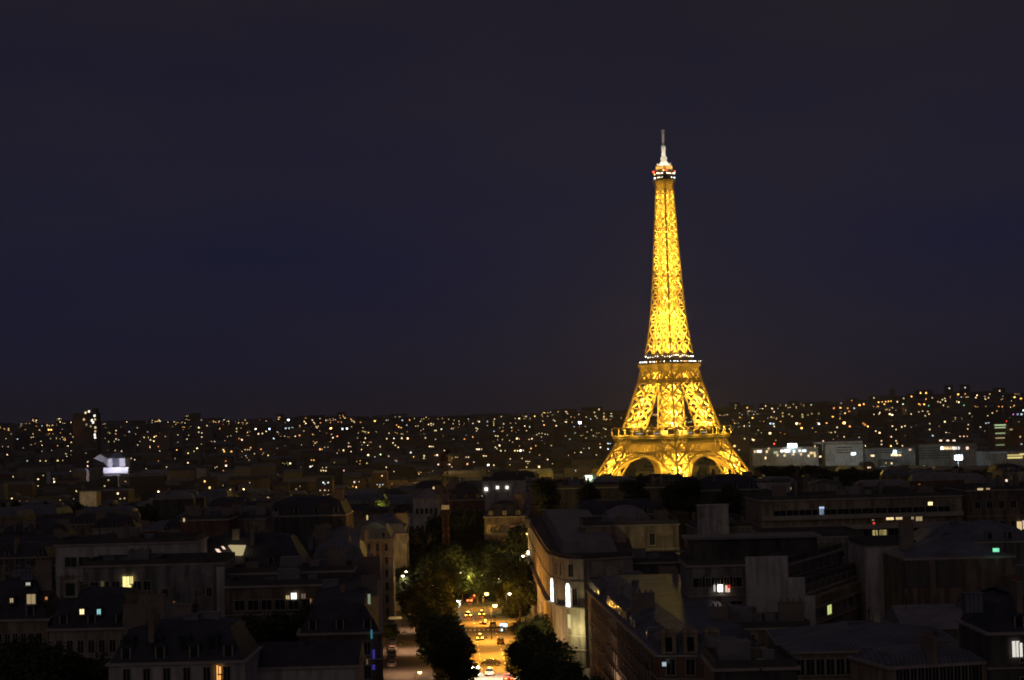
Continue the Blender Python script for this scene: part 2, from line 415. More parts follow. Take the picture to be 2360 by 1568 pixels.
for k in range(17):                                            # both faces that look at the avenue
    t = -H2 + 1 + (2 * H2 - 2) * k / 16
    for f in (0, 1):
        if rr.random() < .25: continue
        p = (t, -(H2 + .1), 122.0) if f == 0 else (-(H2 + .1), t, 122.0)
        link('lamp', LB[rr.choice('hhhwcwa')], sp, p).scale = [rr.uniform(.45, 1.0)] * 3
for k in range(11):
    t = -14 + 28 * k / 10
    for f in (0, 1):
        if rr.random() < .3: continue
        p = (t, -15.4, 126.8 + rr.uniform(-.8, .8)) if f == 0 else (-15.4, t, 126.8 + rr.uniform(-.8, .8))
        link('lamp', LB[rr.choice('hhhww')], sp, p).scale = [rr.uniform(.5, 1.1)] * 3
for k in range(3):
    t = -26 + 52 * k / 2.0
    for f in (0, 1):
        p = (t + rr.uniform(-4, 4), -33.6, 62 + rr.uniform(-.6, 1)) if f == 0 else (-33.6, t + rr.uniform(-4, 4), 62 + rr.uniform(-.6, 1))
        link('lamp', LB[rr.choice('hwap')] if False else LB[rr.choice('wa')], fp, p).scale = [rr.uniform(.4, .8)] * 3

# top: flared corbel, cabin, dome, mast
b = MB()
for s in (1, -1):
    for a in (-1, -.5, 0, .5, 1):
        b.bar((a * 5.3, s * 5.3, 275), (a * 7.2, s * 7.2, 283.2), .32); b.bar((s * 5.3, a * 5.3, 275), (s * 7.2, a * 7.2, 283.2), .32)
ringbars(b, 7.2, 283.3, .4); ring(b, 4.4, 6.0, 275, 283, 0)
b.build('flared_bracket', M_GOLD, tower)
def octo(h, c=.30): 
    q = h * (1 - c); return [(h, -q), (h, q), (q, h), (-q, h), (-h, q), (-h, -q), (-q, -h), (q, -h)]
b = MB(); b.prism(octo(7.0), 283.5, 287.2); b.prism(octo(7.2), 287.25, 287.7); b.prism(octo(6.6), 287.75, 292.0); b.prism(octo(6.9), 292.05, 292.6)
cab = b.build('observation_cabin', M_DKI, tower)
b = MB(); b.prism(octo(6.0), 292.65, 295.4); b.prism(octo(6.2), 295.45, 295.8)
b.build('upper_deck', M_GOLD, cab)
b = MB(); b.lathe([(5.4, 295.85), (4.6, 297.6), (3.2, 299.4), (2.3, 301.2), (2.3, 301.3), (2.9, 301.35), (2.9, 303.9), (2.0, 304.0)], 12)
for k in range(12):
    t = k * math.pi / 6 + .2; b.bar((5.9 * math.cos(t), 5.9 * math.sin(t), 295.8), (5.9 * math.cos(t), 5.9 * math.sin(t), 298.6), .16)
b.build('dome', M_WHI, tower)
b = MB(); b.lathe([(1.7, 304), (1.9, 306.5), (1.6, 308.5), (1.9, 311.5), (1.85, 314.2), (1.0, 314.4), (1.05, 320), (1.15, 328.6), (.3, 328.8)], 10)
b.bar((-2.6, 0, 327.8), (2.6, 0, 327.8), .18); b.bar((0, -2.6, 327.8), (0, 2.6, 327.8), .18)
for z in (306, 309, 312): b.bar((-2.2, 0, z), (2.2, 0, z), .15); b.bar((0, -2.2, z), (0, 2.2, z), .15)
b.build('antenna', M_WHI, tower)
def on_face(f, t, o, z): return (t, -o, z) if f == 0 else (-o, t, z)
for f, t, z, c, s in ((0, 5, 289.3, 'h', 1.2), (0, 2.5, 289, 'w', .8), (0, 0, 289, 'w', .8), (0, -2, 289, 'h', 1), (0, -4.2, 289, 'h', 1), (1, -4.4, 289, 'h', 1), (1, -1.5, 289, 'w', .9), (1, 1, 289.4, 'h', 1.4), (1, 4.6, 288.6, 'a', 1),
                      (0, 5.2, 285.4, 'c', 1), (0, 1.6, 285.4, 'h', .8), (1, 4.6, 285.2, 'c', 1.3), (1, -1, 285.4, 'w', .9), (1, 1, 285.4, 'w', .7), (1, -4, 285.4, 'c', .6),
                      (1, 6, 290.9, 'r', 1.5), (1, -6, 291.3, 'a', 1.2), (0, -5.5, 291.2, 'r', 1), (0, 5.8, 291, 'r', 1)):
    link('lamp', LB[c], cab, on_face(f, t, 7.5, z)).scale = [s] * 3

# floodlights inside the ironwork (real sodium projectors)
def tlight(kind, p, power, c=(1, .60, .10), up=True, size=1.0, angle=150, aim=None):
    d = bpy.data.lights.new('projector_or_fill', kind); d.energy = power; d.color = c; d.shadow_soft_size = size
    o = bpy.data.objects.new('projector_or_fill', d); col.objects.link(o); o.parent = tower; o.location = p
    if kind == 'SPOT':
        d.spot_size = R(angle); d.spot_blend = .5
        o.rotation_euler = (math.pi, 0, 0) if aim is None else Vector(aim).to_track_quat('-Z', 'Y').to_euler()
    return o
def legc(sx_, sy_, z): o = hw(z) - ls(z) / 2; return (sx_ * o, sy_ * o, z)
SOD = (1, .65, .075)
TP = 1.2
for sx_ in (1, -1):
    for sy_ in (1, -1):
        if sx_ > 0 and sy_ > 0: continue                       # the far leg hides behind the near one
        for z, p in ((3, 70000), (14, 100000), (27, 100000), (38, 30000), (64, 80000), (75, 70000), (87, 56000), (98, 22000)):
            tlight('POINT', legc(sx_, sy_, z), p * TP, SOD)
        for z in (133, 147, 162): tlight('POINT', legc(sx_, sy_, z), 22000 * TP, SOD)
for z, p in ((134, 30000), (150, 34000), (164, 36000), (176, 40000), (187, 42000), (199, 40000), (209, 38000), (219, 34000), (229, 30000), (238, 27000), (247, 24000), (255, 20000), (263, 16000), (270, 12000)):
    tlight('POINT', (0, 0, z + 1.3), p * TP, SOD)
    if z > 180:
        for a in (-1, 1): tlight('POINT', (a * hw(z) * .55, -a * hw(z) * .55, z + 5), p * .35, SOD); tlight('POINT', (-hw(z) * .6, -hw(z) * .6, z + 5), p * .25, SOD)
for a, c in ((0, -30), (-30, 0)): tlight('POINT', (a, c, 46), 6000 * TP, SOD); tlight('POINT', (a * .95, c * .95, 15), 65000 * TP, SOD)
for a, c in ((0, -12), (-12, 0)): tlight('POINT', (a, c, 109), 14000 * TP, SOD)
# added unseen fill lights floating outside the two faces that look at the avenue
for f in (0, 1):
    for z in (136, 149, 162, 175, 188, 200, 212, 224, 236, 248, 259, 269):
        tlight('POINT', on_face(f, 0 if z > 180 else -hw(z) * .5, hw(z) + 6, z - 2), (2600 if z > 180 else 2400) * (1.5 if z < 225 else 1.25), SOD, size=1.5)
        if z < 180: tlight('POINT', on_face(f, hw(z) * .5, hw(z) + 6, z - 2), 2400, SOD, size=1.5)
    for z, p in ((70, 4200), (82, 3800), (94, 2800), (26, 5200), (36, 3200)):
        o_ = hw(z) - ls(z) / 2
        for s_ in (-1, 1): tlight('POINT', on_face(f, s_ * o_, hw(z) + 7, z - 2), p, SOD, size=1.5)
# projectors under the gallery columns, washing the frieze, and a white wash on dome and mast
for f in (0, 1):
    tlight('POINT', on_face(f, 0, 8.6, 277.5), 900, SOD)
    for t in (-28, -10, 10, 28): tlight('POINT', on_face(f, t, H1 + 3.5, 56.5), 1500 * TP, SOD)
    for t in (-14, 0, 14): tlight('POINT', on_face(f, t, H2 + 2.6, 116.5), 1000 * TP, SOD)
    for t in (-3.5, 3.5):
        tlight('POINT', on_face(f, t, 8.4, 294.6), 1100, (1, .66, .2)); tlight('POINT', on_face(f, t * .9, 7.2, 299.0), 900, (1, .93, .80), size=.4)
for a, c in ((-5, -5), (-5, 4), (4, -5)): tlight('SPOT', (a * 1.3, c * 1.3, 298), 10000, (1, .93, .78), angle=46, aim=(-a * .075, -c * .075, 1), size=.3)

# ------------------------------------------------------------------ buildings
def inset(poly, d):
    n = len(poly); out = []
    for i in range(n):
        a, b_, c = Vector(poly[i - 1][:2]), Vector(poly[i][:2]), Vector(poly[(i + 1) % n][:2])
        e1 = (b_ - a).normalized(); e2 = (c - b_).normalized()
        n1 = Vector((-e1.y, e1.x)); n2 = Vector((-e2.y, e2.x)); k = 1 + n1.dot(n2)
        out.append(tuple(b_ + (n1 + n2) * (d / max(.3, k))))
    return out
WC = {}
def wmesh(kind, w_, h_, m):
    key = (kind, round(w_, 2), round(h_, 2), m.name)
    if key in WC: return WC[key]
    b = MB(); a = w_ / 2
    if kind == 'far': b.box(-a, -.12, 0, a, 0, h_)
    elif kind == 'arch':
        pts = [(-a, -.1, 0), (a, -.1, 0)] + [(a * math.cos(math.pi * i / 8), -.1, h_ - a + a * math.sin(math.pi * i / 8)) for i in range(9)]
        b.face(pts); b.mat(2)
        for p, q in zip(pts[1:], pts[2:] + [pts[0]]): b.bar(p, q, .10)
        b.bar((0, -.12, 0), (0, -.12, h_), .09); b.bar((-a, -.12, h_ * .66), (a, -.12, h_ * .66), .09); b.bar((-a, -.12, h_ * .33), (a, -.12, h_ * .33), .06)
    elif kind == 'roof':
        b.box(-a, -.1, 0, a, -.02, h_)
    else:
        b.box(-a + .07, -.05, .07, a - .07, -.01, h_ - .07); b.mat(1)
        b.box(-a - .06, -.11, 0, -a + .07, 0, h_); b.box(a - .07, -.11, 0, a + .06, 0, h_)
        b.box(-a + .075, -.11, h_ - .07, a - .075, 0, h_ + .05); b.box(-.03, -.09, .07, .03, -.055, h_ - .075)
        b.box(-a - .12, -.2, -.14, a + .12, 0, -.005)
        if kind == 'balcony':
            b.mat(2); b.box(-a - .25, -.5, -.3, a + .25, -.205, -.16); b.box(-a - .22, -.49, -.15, a + .22, -.46, .85)
    WC[key] = b.mesh('window', [m, M_TRIM, M_IRON]); return WC[key]
def put_window(bld, org, p0, p1, t, z, w_, h_, m, kind='plain', name='window', proud=.015):
    d = Vector(p1[:2]) - Vector(p0[:2]); L = d.length; d.normalize(); nrm = Vector((d.y, -d.x))
    p = Vector(p0[:2]) + d * t + nrm * proud
    return link(name, wmesh(kind, w_, h_, m), bld, (p.x - org.x, p.y - org.y, z - org.z), math.atan2(d.y, d.x))
def chimney(bld, x, y, z, l, wd, h_, rz, pots=4):
    b = MB(); b.box(-l / 2, -wd / 2, -1.5, l / 2, wd / 2, h_); b.box(-l / 2 - .1, -wd / 2 - .1, h_ + .003, l / 2 + .1, wd / 2 + .1, h_ + .18)
    b.mat(1)
    for i in range(pots):
        t = -l / 2 + l * (i + .5) / pots; b.lathe([(.14, h_ + .183), (.11, h_ + .7)], 6, (t, 0))
    o = link('chimney', b.mesh('chimney', [M_CHIM, M_POT]), bld, (x, y, z)); o.rotation_euler.z = rz; return o
def dormer_mesh(rm):
    if ('dormer', rm) in WC: return WC[('dormer', rm)]
    d = MB(); d.box(-.75, -.15, 0, .75, 1.6, 1.75); d.prism([(-.9, -.3), (.9, -.3), (.9, 1.7), (-.9, 1.7)], 1.753, 2.15, [(-.4, 0), (.4, 0), (.4, 1.6), (-.4, 1.6)]); d.mat(1); d.box(-.45, -.19, .3, .45, -.153, 1.55)
    d.mat(2); d.box(-.62, -.2, .2, -.47, -.153, 1.65); d.box(.47, -.2, .2, .62, -.153, 1.65)
    WC[('dormer', rm)] = d.mesh('dormer', [ROOF[rm], M_GLASS, M_TRIM]); return WC[('dormer', rm)]
def building(name, label, cat, poly, zb, eave, wall='cream', roof='mansard', rmat='zinc', rh=3.2, ri=1.6, group=None, chim=2, bands=True, seed=1, pots=4, rt=1.2, plain=False):
    rg = random.Random(seed)
    a2 = sum(poly[i - 1][0] * poly[i][1] - poly[i][0] * poly[i - 1][1] for i in range(len(poly)))
    if a2 < 0: poly = poly[::-1]
    cx = sum(p[0] for p in poly) / len(poly); cy_ = sum(p[1] for p in poly) / len(poly)
    o = empty(name, (cx, cy_, zb)); org = Vector((cx, cy_, zb)); tag(o, label, cat, group)
    loc = [(p[0] - cx, p[1] - cy_) for p in poly]; H = eave - zb
    b = MB(); b.prism(loc, -3, H); b.build('wall', WALL[wall], o)
    if bands:
        b = MB(); b.prism(inset(loc, -.35 if not plain else -.06), H + .003, H + .35)
        if not plain: b.prism(inset(loc, -.16), H * .8, H * .8 + .2)
        b.build('cornice', M_TRIM, o)
        z = H + .353
    else: z = H + .003
    if roof == 'mansard':
        b = MB(); i1 = inset(loc, .15); i2 = inset(loc, ri); b.prism(i1, z, z + rh, i2, cap=False)
        i3 = inset(loc, ri + 3.2); b.prism(i2, z + rh, z + rh + rt, i3)
        b.build('roof', ROOF[rmat], o)
    elif roof == 'flat':
        b = MB(); b.prism(inset(loc, .35), z, z + .05)
        L0, L1 = loc, inset(loc, .3); n = len(loc)
        for i in range(n):
            j = (i + 1) % n; q = [(*L0[i], z), (*L0[j], z), (*L0[j], z + .9), (*L0[i], z + .9)]; b.face(q)
            b.face([(*L1[j], z), (*L1[i], z), (*L1[i], z + .9), (*L1[j], z + .9)]); b.face([(*L0[i], z + .9), (*L0[j], z + .9), (*L1[j], z + .9), (*L1[i], z + .9)])
        rr_ = MB(); rx = max(1.5, abs(loc[1][0] - loc[0][0]) * .12)
        b.build('roof', ROOF['flat'], o)
        s_ = MB(); sx0, sy0 = rg.uniform(-2, 2), rg.uniform(-2, 2)
        s_.box(sx0 - 2, sy0 - 1.5, z + .055, sx0 + 2, sy0 + 1.5, z + 2.4); s_.box(sx0 + 3.4, sy0 - 1, z + .055, sx0 + 5, sy0 + .6, z + 1.2)
        if not plain: s_.build('rooftop_plant', ROOF['light'], o)
    elif roof == 'hip':
        b = MB(); m_ = min(max(abs(p[0]) for p in loc), max(abs(p[1]) for p in loc)) * .85
        b.prism(inset(loc, -.25), z, z + rh, inset(loc, m_)); b.build('roof', ROOF[rmat], o)
    elif roof == 'gable':                                    # ridge parallel to edge 0-1
        b = MB(); P = [Vector((*p, z)) for p in inset(loc, -.25)]; up = Vector((0, 0, rh))
        A = (P[0] + P[3]) / 2 + up; B = (P[1] + P[2]) / 2 + up
        b.face([P[0], P[1], B, A]); b.face([P[2], P[3], A, B]); b.face([P[3], P[0], A]); b.face([P[1], P[2], B]); b.build('roof', ROOF[rmat], o)
    if roof == 'mansard' and bands and rh >= 2.4:
        pa, pb = Vector(loc[0]), Vector(loc[1]); L = (pb - pa).length; n_ = int(L / 4.2); d_ = (pb - pa).normalized(); nn = Vector((-d_.y, d_.x))
        for k in range(n_):
            if rg.random() < .12: continue
            q = pa + d_ * (L * (k + .5) / n_) + nn * .55
            link('dormer', dormer_mesh(rmat), o, (q.x, q.y, z + .25), math.atan2(d_.y, d_.x))
    if bands and not plain:
        for k in range(rg.choice([1, 2, 3])):
            q = Vector(loc[0]).lerp(Vector(loc[2]), rg.uniform(.3, .7)) + Vector((rg.uniform(-3, 3), rg.uniform(-1, 1))); zt2 = z + (rh if roof == 'mansard' else .05 if roof == 'flat' else rh * .5)
            c = MB(); h_ = rg.uniform(1.8, 3.6); c.bar((0, 0, -1), (0, 0, h_), .05)
            for t in range(4): c.bar((-.5 + t * .06, 0, h_ - .2 - t * .22), (.5 - t * .06, 0, h_ - .2 - t * .22), .03)
            c.build('aerial', M_IRON, o, (q.x, q.y, zt2))
            c = MB(); sxx, syy, hh_ = rg.uniform(.5, 1.4), rg.uniform(.5, 1.2), rg.uniform(.6, 1.6); c.box(-sxx, -syy, -1.2, sxx, syy, hh_); c.box(-sxx - .1, -syy - .1, hh_ + .003, sxx + .1, syy + .1, hh_ + .12)
            q = Vector(loc[0]).lerp(Vector(loc[2]), rg.uniform(.25, .75)) + Vector((rg.uniform(-4, 4), rg.uniform(-2, 2))); c.build('rooftop_box', rg.choice([ROOF['light'], M_CHIM, ROOF['zinc']]), o, (q.x, q.y, zt2))
    for k in range(chim):
        i = rg.randrange(len(loc)); pa, pb = Vector(loc[i]), Vector(loc[(i + 1) % len(loc)]); t = rg.uniform(.15, .85)
        p = (pa.lerp(pb, t)) * .72
        d = pb - pa; h_ = rg.uniform(1.6, 3.0)
        chimney(o, p.x, p.y, z + (rh if roof == 'mansard' else .4 if roof == 'flat' else rh * .4), rg.uniform(2, 4.2), .7, h_, math.atan2(d.y, d.x) + math.pi / 2, pots)
    return o, org, poly, z + zb
def facade(B, e, rows, cols, w_=1.2, h_=2.1, z0=None, z1=None, lit={}, dark=True, kind='plain', m0=.06, m1=.94, skip=()):
    o, org, poly, zt = B; p0, p1 = poly[e], poly[(e + 1) % len(poly)]
    L = (Vector(p1[:2]) - Vector(p0[:2])).length; z0 = org.z + 1.2 if z0 is None else z0; z1 = zt - .4 if z1 is None else z1
    for r in range(rows):
        for c in range(cols):
            if (c, r) in skip: continue
            m = lit.get((c, r))
            if m is None and not dark: continue
            t = L * (m0 + (m1 - m0) * (c + .5) / cols); z = z0 + (z1 - z0) * (r + .15) / rows
            put_window(o, org, p0, p1, t, z, w_, h_, m or M_GLASS, kind)
def lit_at(B, px, py, Y, wpx, hpx, c, s, kind='plain', e=None, name='window'):
    """a lit window of wpx x hpx pixels' real size whose centre is at (px,py), on the front of a building"""
    o, org = B[0], B[1]; p = at(px, py, Y); w_ = wpx / F * Y; h_ = hpx / F * Y
    return link(name, wmesh(kind, w_, h_, ewin(c, s) if isinstance(c, str) else c), o, (p.x - org.x, p.y - org.y, p.z - h_ / 2 - org.z), 0)
def dormer_at(B, dx, dy, Y, wpx, hpx, c, s=1):
    o, org = B[0], B[1]; p = atd(dx, dy, Y); w_ = wpx / F * Y; h_ = hpx / F * Y
    b = MB(); b.box(-w_ / 2 - .12, 0, -h_ / 2 - .3, w_ / 2 + .12, 3.2, h_ / 2 + .1); b.box(-w_ / 2 - .2, -.1, h_ / 2 + .103, w_ / 2 + .2, 3.2, h_ / 2 + .2)
    d = link('dormer', b.mesh('dormer', ROOF['slate']), o, (p.x - org.x, p.y - org.y, p.z - org.z))
    link('window', wmesh('plain', w_, h_, ewin(c, s) if isinstance(c, str) else c), d, (0, -.01, -h_ / 2))
def front_box(x0, x1, Y, depth, rot=0, pad=0):
    """footprint from picture columns x0..x1 (2359-wide) at distance Y, pushed back by depth, front edge first (CCW from above)"""
    a = atd(x0, 1300, Y); c = atd(x1, 1300, Y); d = Vector((c.x - a.x, 0))
    L = d.x; q = Matrix.Rotation(R(rot), 2)
    A = Vector((a.x, Y)); Bv = A + q @ Vector((L, 0)); C = Bv + q @ Vector((0, depth)); D = A + q @ Vector((0, depth))
    return [tuple(A), tuple(Bv), tuple(C), tuple(D)]
def ztop(x, y, Y): return atd(x, y, Y).z
Wm = lambda c, s: ewin(c, s)

NEAR = []
def nb(name, label, x0, x1, yt, Y, depth, rot=0, **k):
    cat = k.pop('cat', 'building'); poly = front_box(x0, x1, Y, depth, rot); z = ztop((x0 + x1) / 2, yt, Y)
    NEAR.append((x0, x1, Y, depth))
    return building(name, label, cat, poly, gnd(0, Y), z, **k)

# ---- left of the avenue, nearest first (x, y in 2359-wide picture units; Y metres)
B = nb('mansard_house', 'nearest left house, dark mansard over pale wall with one orange-red lit window', 246, 560, 1531, 250, 15, wall='white', rmat='slate', rh=4.0, ri=2.2, chim=2, seed=3, rt=.6)
facade(B, 0, 6, 6, 1.0, 2.3, kind='plain', lit={})
lit_at(B, 504 * K, 1551 * K, 249.7, 5.2, 17, 'a', 1.2); lit_at(B, 507 * K, 1543 * K, 249.6, 3, 8, 'o', 2.2)
for k in range(4):
    p = B[0]; d = MB(); d.box(-.7, -1.1, 0, .7, 1.6, 2.2); d.prism([(-.85, -1.25), (.85, -1.25), (.85, 1.6), (-.85, 1.6)], 2.203, 2.6, [(-.4, -1), (.4, -1), (.4, 1.2), (-.4, 1.2)]); d.mat(1); d.box(-.45, -1.14, .4, .45, -1.105, 1.9)
    a = B[2][0]; link('dormer', d.mesh('dormer', [ROOF['slate'], M_GLASS]), p, (a[0] - B[1].x + 2.5 + k * 3.6, a[1] - B[1].y + 1.6, B[3] - B[1].z + 1.0))
B = nb('low_annex', 'low pale wall with dark gabled roof beside the nearest left house', 566, 818, 1541, 262, 10, wall='white', roof='gable', rmat='slate', rh=2.8, bands=True, chim=0, seed=4)
B = nb('skylight_house', 'far-left house with slate roof, large lit dormer and two small lit skylights', -60, 108, 1432, 295, 13, wall='buff', rmat='slate', rh=5.4, ri=2.6, chim=2, seed=5, rt=.7)
facade(B, 0, 5, 8, .9, 1.9)
dormer_at(B, 72, 1380, 295.2, 9.6, 10.5, 'w', .32); dormer_at(B, 65, 1345, 296.6, 5.2, 3.6, 'h', .5); dormer_at(B, 27, 1383, 295.2, 4.2, 5, 'w', .45)
dormer_at(B, 107, 1378, 295.2, 3, 3.6, 'o', .8)
B = nb('attic_house', 'slate mansard house with one warm and one turquoise attic window side by side', 110, 305, 1452, 292, 14, wall='cream', rmat='slate', rh=4.8, ri=1.6, chim=1, seed=6, rt=.6)
facade(B, 0, 5, 7, 1.0, 2.0)
dormer_at(B, 189, 1409, 292, 5.2, 6, 'w', 1.6); dormer_at(B, 228, 1409, 292, 4.6, 6, emis('lit_pane_turquoise', (.35, .85, .9), .75))
d = MB(); d.box(-1.1, -.8, 0, 1.1, 1, 2.6); d.mat(1); d.box(-.7, -.84, .3, .7, -.803, 2.2)
p = atd(165, 1376, 294); link('dormer', d.mesh('dormer', [WALL['cream'], M_GLASS]), B[0], (p.x - B[1].x, p.y - B[1].y, p.z - B[1].z))
B = nb('terrace_building', 'terraced flats on left with one yellow double window under a long pale parapet', 190, 440, 1305, 360, 16, wall='grey', roof='flat', chim=0, seed=7)
facade(B, 0, 5, 9, 1.6, 1.8); lit_at(B, 292.5 * K, 1341 * K, 359.7, 9, 12, 'y', 1.3); lit_at(B, 303.5 * K, 1336 * K, 359.6, 3.6, 8, 'y', 1.1); lit_at(B, 236 * K, 1345 * K, 359.7, 4, 6, 'y', .07)
B = nb('setback_storey_block', 'long set-back top storey with dark windows behind a pale flat parapet', 128, 452, 1255, 384, 15, rot=1, wall='white', roof='flat', chim=1, seed=8)
facade(B, 0, 6, 9, 2.4, 2.0)
B = nb('blank_wall_block', 'blank grey party-wall block with pale vertical strip, left of the trees', 345, 516, 1302, 348, 14, wall='grey', roof='flat', chim=0, seed=9, plain=True)
facade(B, 0, 4, 3, 1, 1.6, skip={(0, 0), (1, 3), (2, 2), (1, 1)})
d = MB(); d.box(-.7, -.5, -24, .7, 0, -1.6); p = atd(508, 1285, 347.9); d.build('flue_strip', WALL['white'], B[0], (p.x - B[1].x, p.y - B[1].y, p.z - B[1].z))
lit_at(B, 401 * K, 1388 * K, 347.8, 1.6, 3, 'o', .6)
B = nb('attic_studio_house', 'dark sloping-roofed house with lit trapezoid dormer and two white skylights', 432, 706, 1312, 398, 15, wall='grey', rmat='slate', rh=6.0, ri=3.6, chim=2, seed=10, rt=.7)
facade(B, 0, 5, 9, 1, 1.9)
b = MB(); p = [atd(x, y, Y_) for x, y, Y_ in ((525, 1257, 398.2), (563, 1257.5, 398.2), (557, 1280, 397.9), (543, 1280, 397.9))]
b.face([q - B[1] for q in p][::-1]); b.face([q - B[1] + Vector((0, 2.4, 0)) for q in p]); P_ = [q - B[1] for q in p]; V_ = Vector((0, 2.4, 0))
for i in range(4): j = (i + 1) % 4; b.face([P_[i], P_[j], P_[j] + V_, P_[i] + V_])
b.build('lit_dormer', emis('lit_pane_studio', (1, .82, .42), .42), B[0])
for i, j in ((503, 1270), (514.5, 1262)):
    b = MB(); s_ = 7 if i < 510 else 4.5
    p = [atd(i + a * s_, j + c * s_, Y_) for a, c, Y_ in ((-1.1, -.8, 399.0), (.1, -.7, 399.0), (1.2, .8, 398.4), (0, .7, 398.4))]; b.face([q - B[1] for q in p][::-1]); b.face([q - B[1] + Vector((0, .2, 0)) for q in p]); b.build('skylight', Wm('p', 1.2), B[0])
B = nb('stepped_terrace_flats', 'stepped balcony flats left of the trees with one bright white window', 518, 800, 1352, 338, 12, wall='brown', roof='flat', chim=0, seed=11)
facade(B, 0, 5, 8, 1.9, 1.8)
lit_at(B, 677 * K, 1373 * K, 337.7, 6.5, 7, 'h', 1.6); lit_at(B, 663 * K, 1376 * K, 337.7, 4.4, 4.5, 'w', .55); lit_at(B, 699 * K, 1373 * K, 337.7, 5, 5.5, 'p', .13); lit_at(B, 716 * K, 1385 * K, 337.6, 1.8, 6, 'a', .5)
B = nb('upper_terrace_flats', 'upper set-back storey with two pale balcony lines, behind the white-windowed flats', 520, 812, 1322, 352, 10, rot=2, wall='grey', roof='flat', chim=1, seed=12); facade(B, 0, 5, 8, 1.9, 1.8)
B = nb('blue_roof_block', 'low zinc-roofed block, bluish flat roof above the nearest left house', 300, 520, 1468, 276, 16, wall='grey', rmat='zinc', rh=2.2, ri=5, chim=3, seed=13)
B = nb('courtyard_house', 'small buff house between the dark courtyard trees and avenue front', 770, 815, 1440, 318, 12, wall='buff', roof='mansard', rmat='slate', rh=3, chim=1, seed=14); facade(B, 0, 4, 3, 1, 1.8)
B = nb('ochre_gable_block', 'tall block with dim ochre blank wall above the lit trapezoid dormer', 530, 612, 1198, 470, 18, wall='buff', roof='flat', chim=2, seed=15)
B = nb('tall_brown_block', 'wide brown blank-walled block left of the avenue, one small lamp near its corner', 615, 800, 1190, 500, 22, wall='dark', roof='mansard', rmat='slate', chim=3, seed=16, plain=True)
lit_at(B, 790 * K, 1225 * K, 499.6, 2.6, 4, 'w', 1.8)
B = nb('grey_chimney_block', 'grey block with reddish wall panel behind the slate studio roof', 418, 528, 1200, 455, 18, wall='brick', roof='flat', chim=3, seed=17); lit_at(B, 424 * K, 1198 * K, 454.6, 2.2, 4, 'w', .8)
# avenue front, left side: facades seen almost edge-on
poly = [(-34, 300), (-21.3, 300), (-28.4, 402), (-42, 402)]
B = building('corner_apartment_block', 'dark apartment house along the avenue with blue and cyan shop lights low on its edge', 'building', poly, gnd(0, 340), 17.6, wall='brown', rmat='slate', rh=4.0, ri=2.4, chim=4, seed=18, rt=.6)
facade(B, 0, 5, 4, 1.1, 2.1); facade(B, 1, 5, 22, 1.2, 2.2)
lit_at(B, 850.5 * K, 1380 * K, 299.7, 3.4, 11, emis('lit_pane_mint', (.75, .9, .55), .32), 1, )
lit_at(B, 861 * K, 1507 * K, 299.6, 2.4, 9, emis('lit_sign_blue', (.13, .12, .85), .22), 1, 'far', name='blue_sign'); lit_at(B, 861 * K, 1537 * K, 299.6, 2.6, 5, emis('lit_sign_blue', (.13, .12, .85), .22), 1, 'far', name='blue_sign'); lit_at(B, 856 * K, 1461 * K, 299.6, 1.6, 9, emis('lit_sign_cyan', (.1, .55, .7), .3), 1, 'far', name='cyan_sign')
lit_at(B, 846 * K, 1524 * K, 299.6, 1.6, 6, 'y', .5)
poly = [(-46, 424), (-32.2, 424), (-38.5, 500), (-50, 500)]
B = building('second_avenue_block', 'apartment house behind the corner block on the left of the avenue', 'building', poly, gnd(0, 450), 17.5, wall='cream', rmat='zinc', rh=5, ri=2, chim=4, seed=19); facade(B, 0, 5, 5, 1.1, 2.1); facade(B, 1, 5, 16, 1.2, 2.2)
poly = [(-47, 560), (-35.5, 556), (-37, 588), (-49, 592)]
B = building('pale_tall_facade', 'tall pale facade with rooftop greenery, beyond the left avenue houses', 'building', poly, gnd(0, 560), 16.5, wall='cream', rmat='zinc', rh=3.2, ri=2, chim=1, seed=20); facade(B, 0, 6, 4, 1.1, 2.4); facade(B, 1, 6, 7, 1.1, 2.4)
pt_ = atd(845, 1192, 556); lit_at(B, 846 * K, 1192 * K, 555.5, 1.8, 5, 'y', .8)
B2 = B
b = MB(); rg = random.Random(5)
for k in range(260):
    c = Vector((rg.gauss(0, 1.6), rg.gauss(0, 1), rg.uniform(0, 1.8))); q = [c + Vector((rg.uniform(-.3, .3), rg.uniform(-.3, .3), rg.uniform(-.25, .25))) for _ in range(3)]; b.face(q)
rgd = tag(b.build('terrace_shrub', mat('lit_leaf', (.12, .17, .04))), 'yellow-green lit shrub on the roof edge of the tall pale facade', 'shrub')
rgd.location = atd(881, 1166, 562)
d = bpy.data.lights.new('terrace_lamp', 'POINT'); d.energy = 160; d.color = (1, .85, .35); o = bpy.data.objects.new('terrace_lamp', d); col.objects.link(o); o.location = atd(878, 1161, 560.5); d.shadow_soft_size = .3
poly = [(-34, 600), (-36.2, 654), (-49, 654), (-47, 600)]
B = building('third_avenue_block', 'pinkish facade just right of the tall pale facade on the avenue', 'building', poly, gnd(0, 610), 15.5, wall='cream', rmat='zinc', rh=3, chim=2, seed=21); facade(B, 0, 6, 9, 1.1, 2.3)

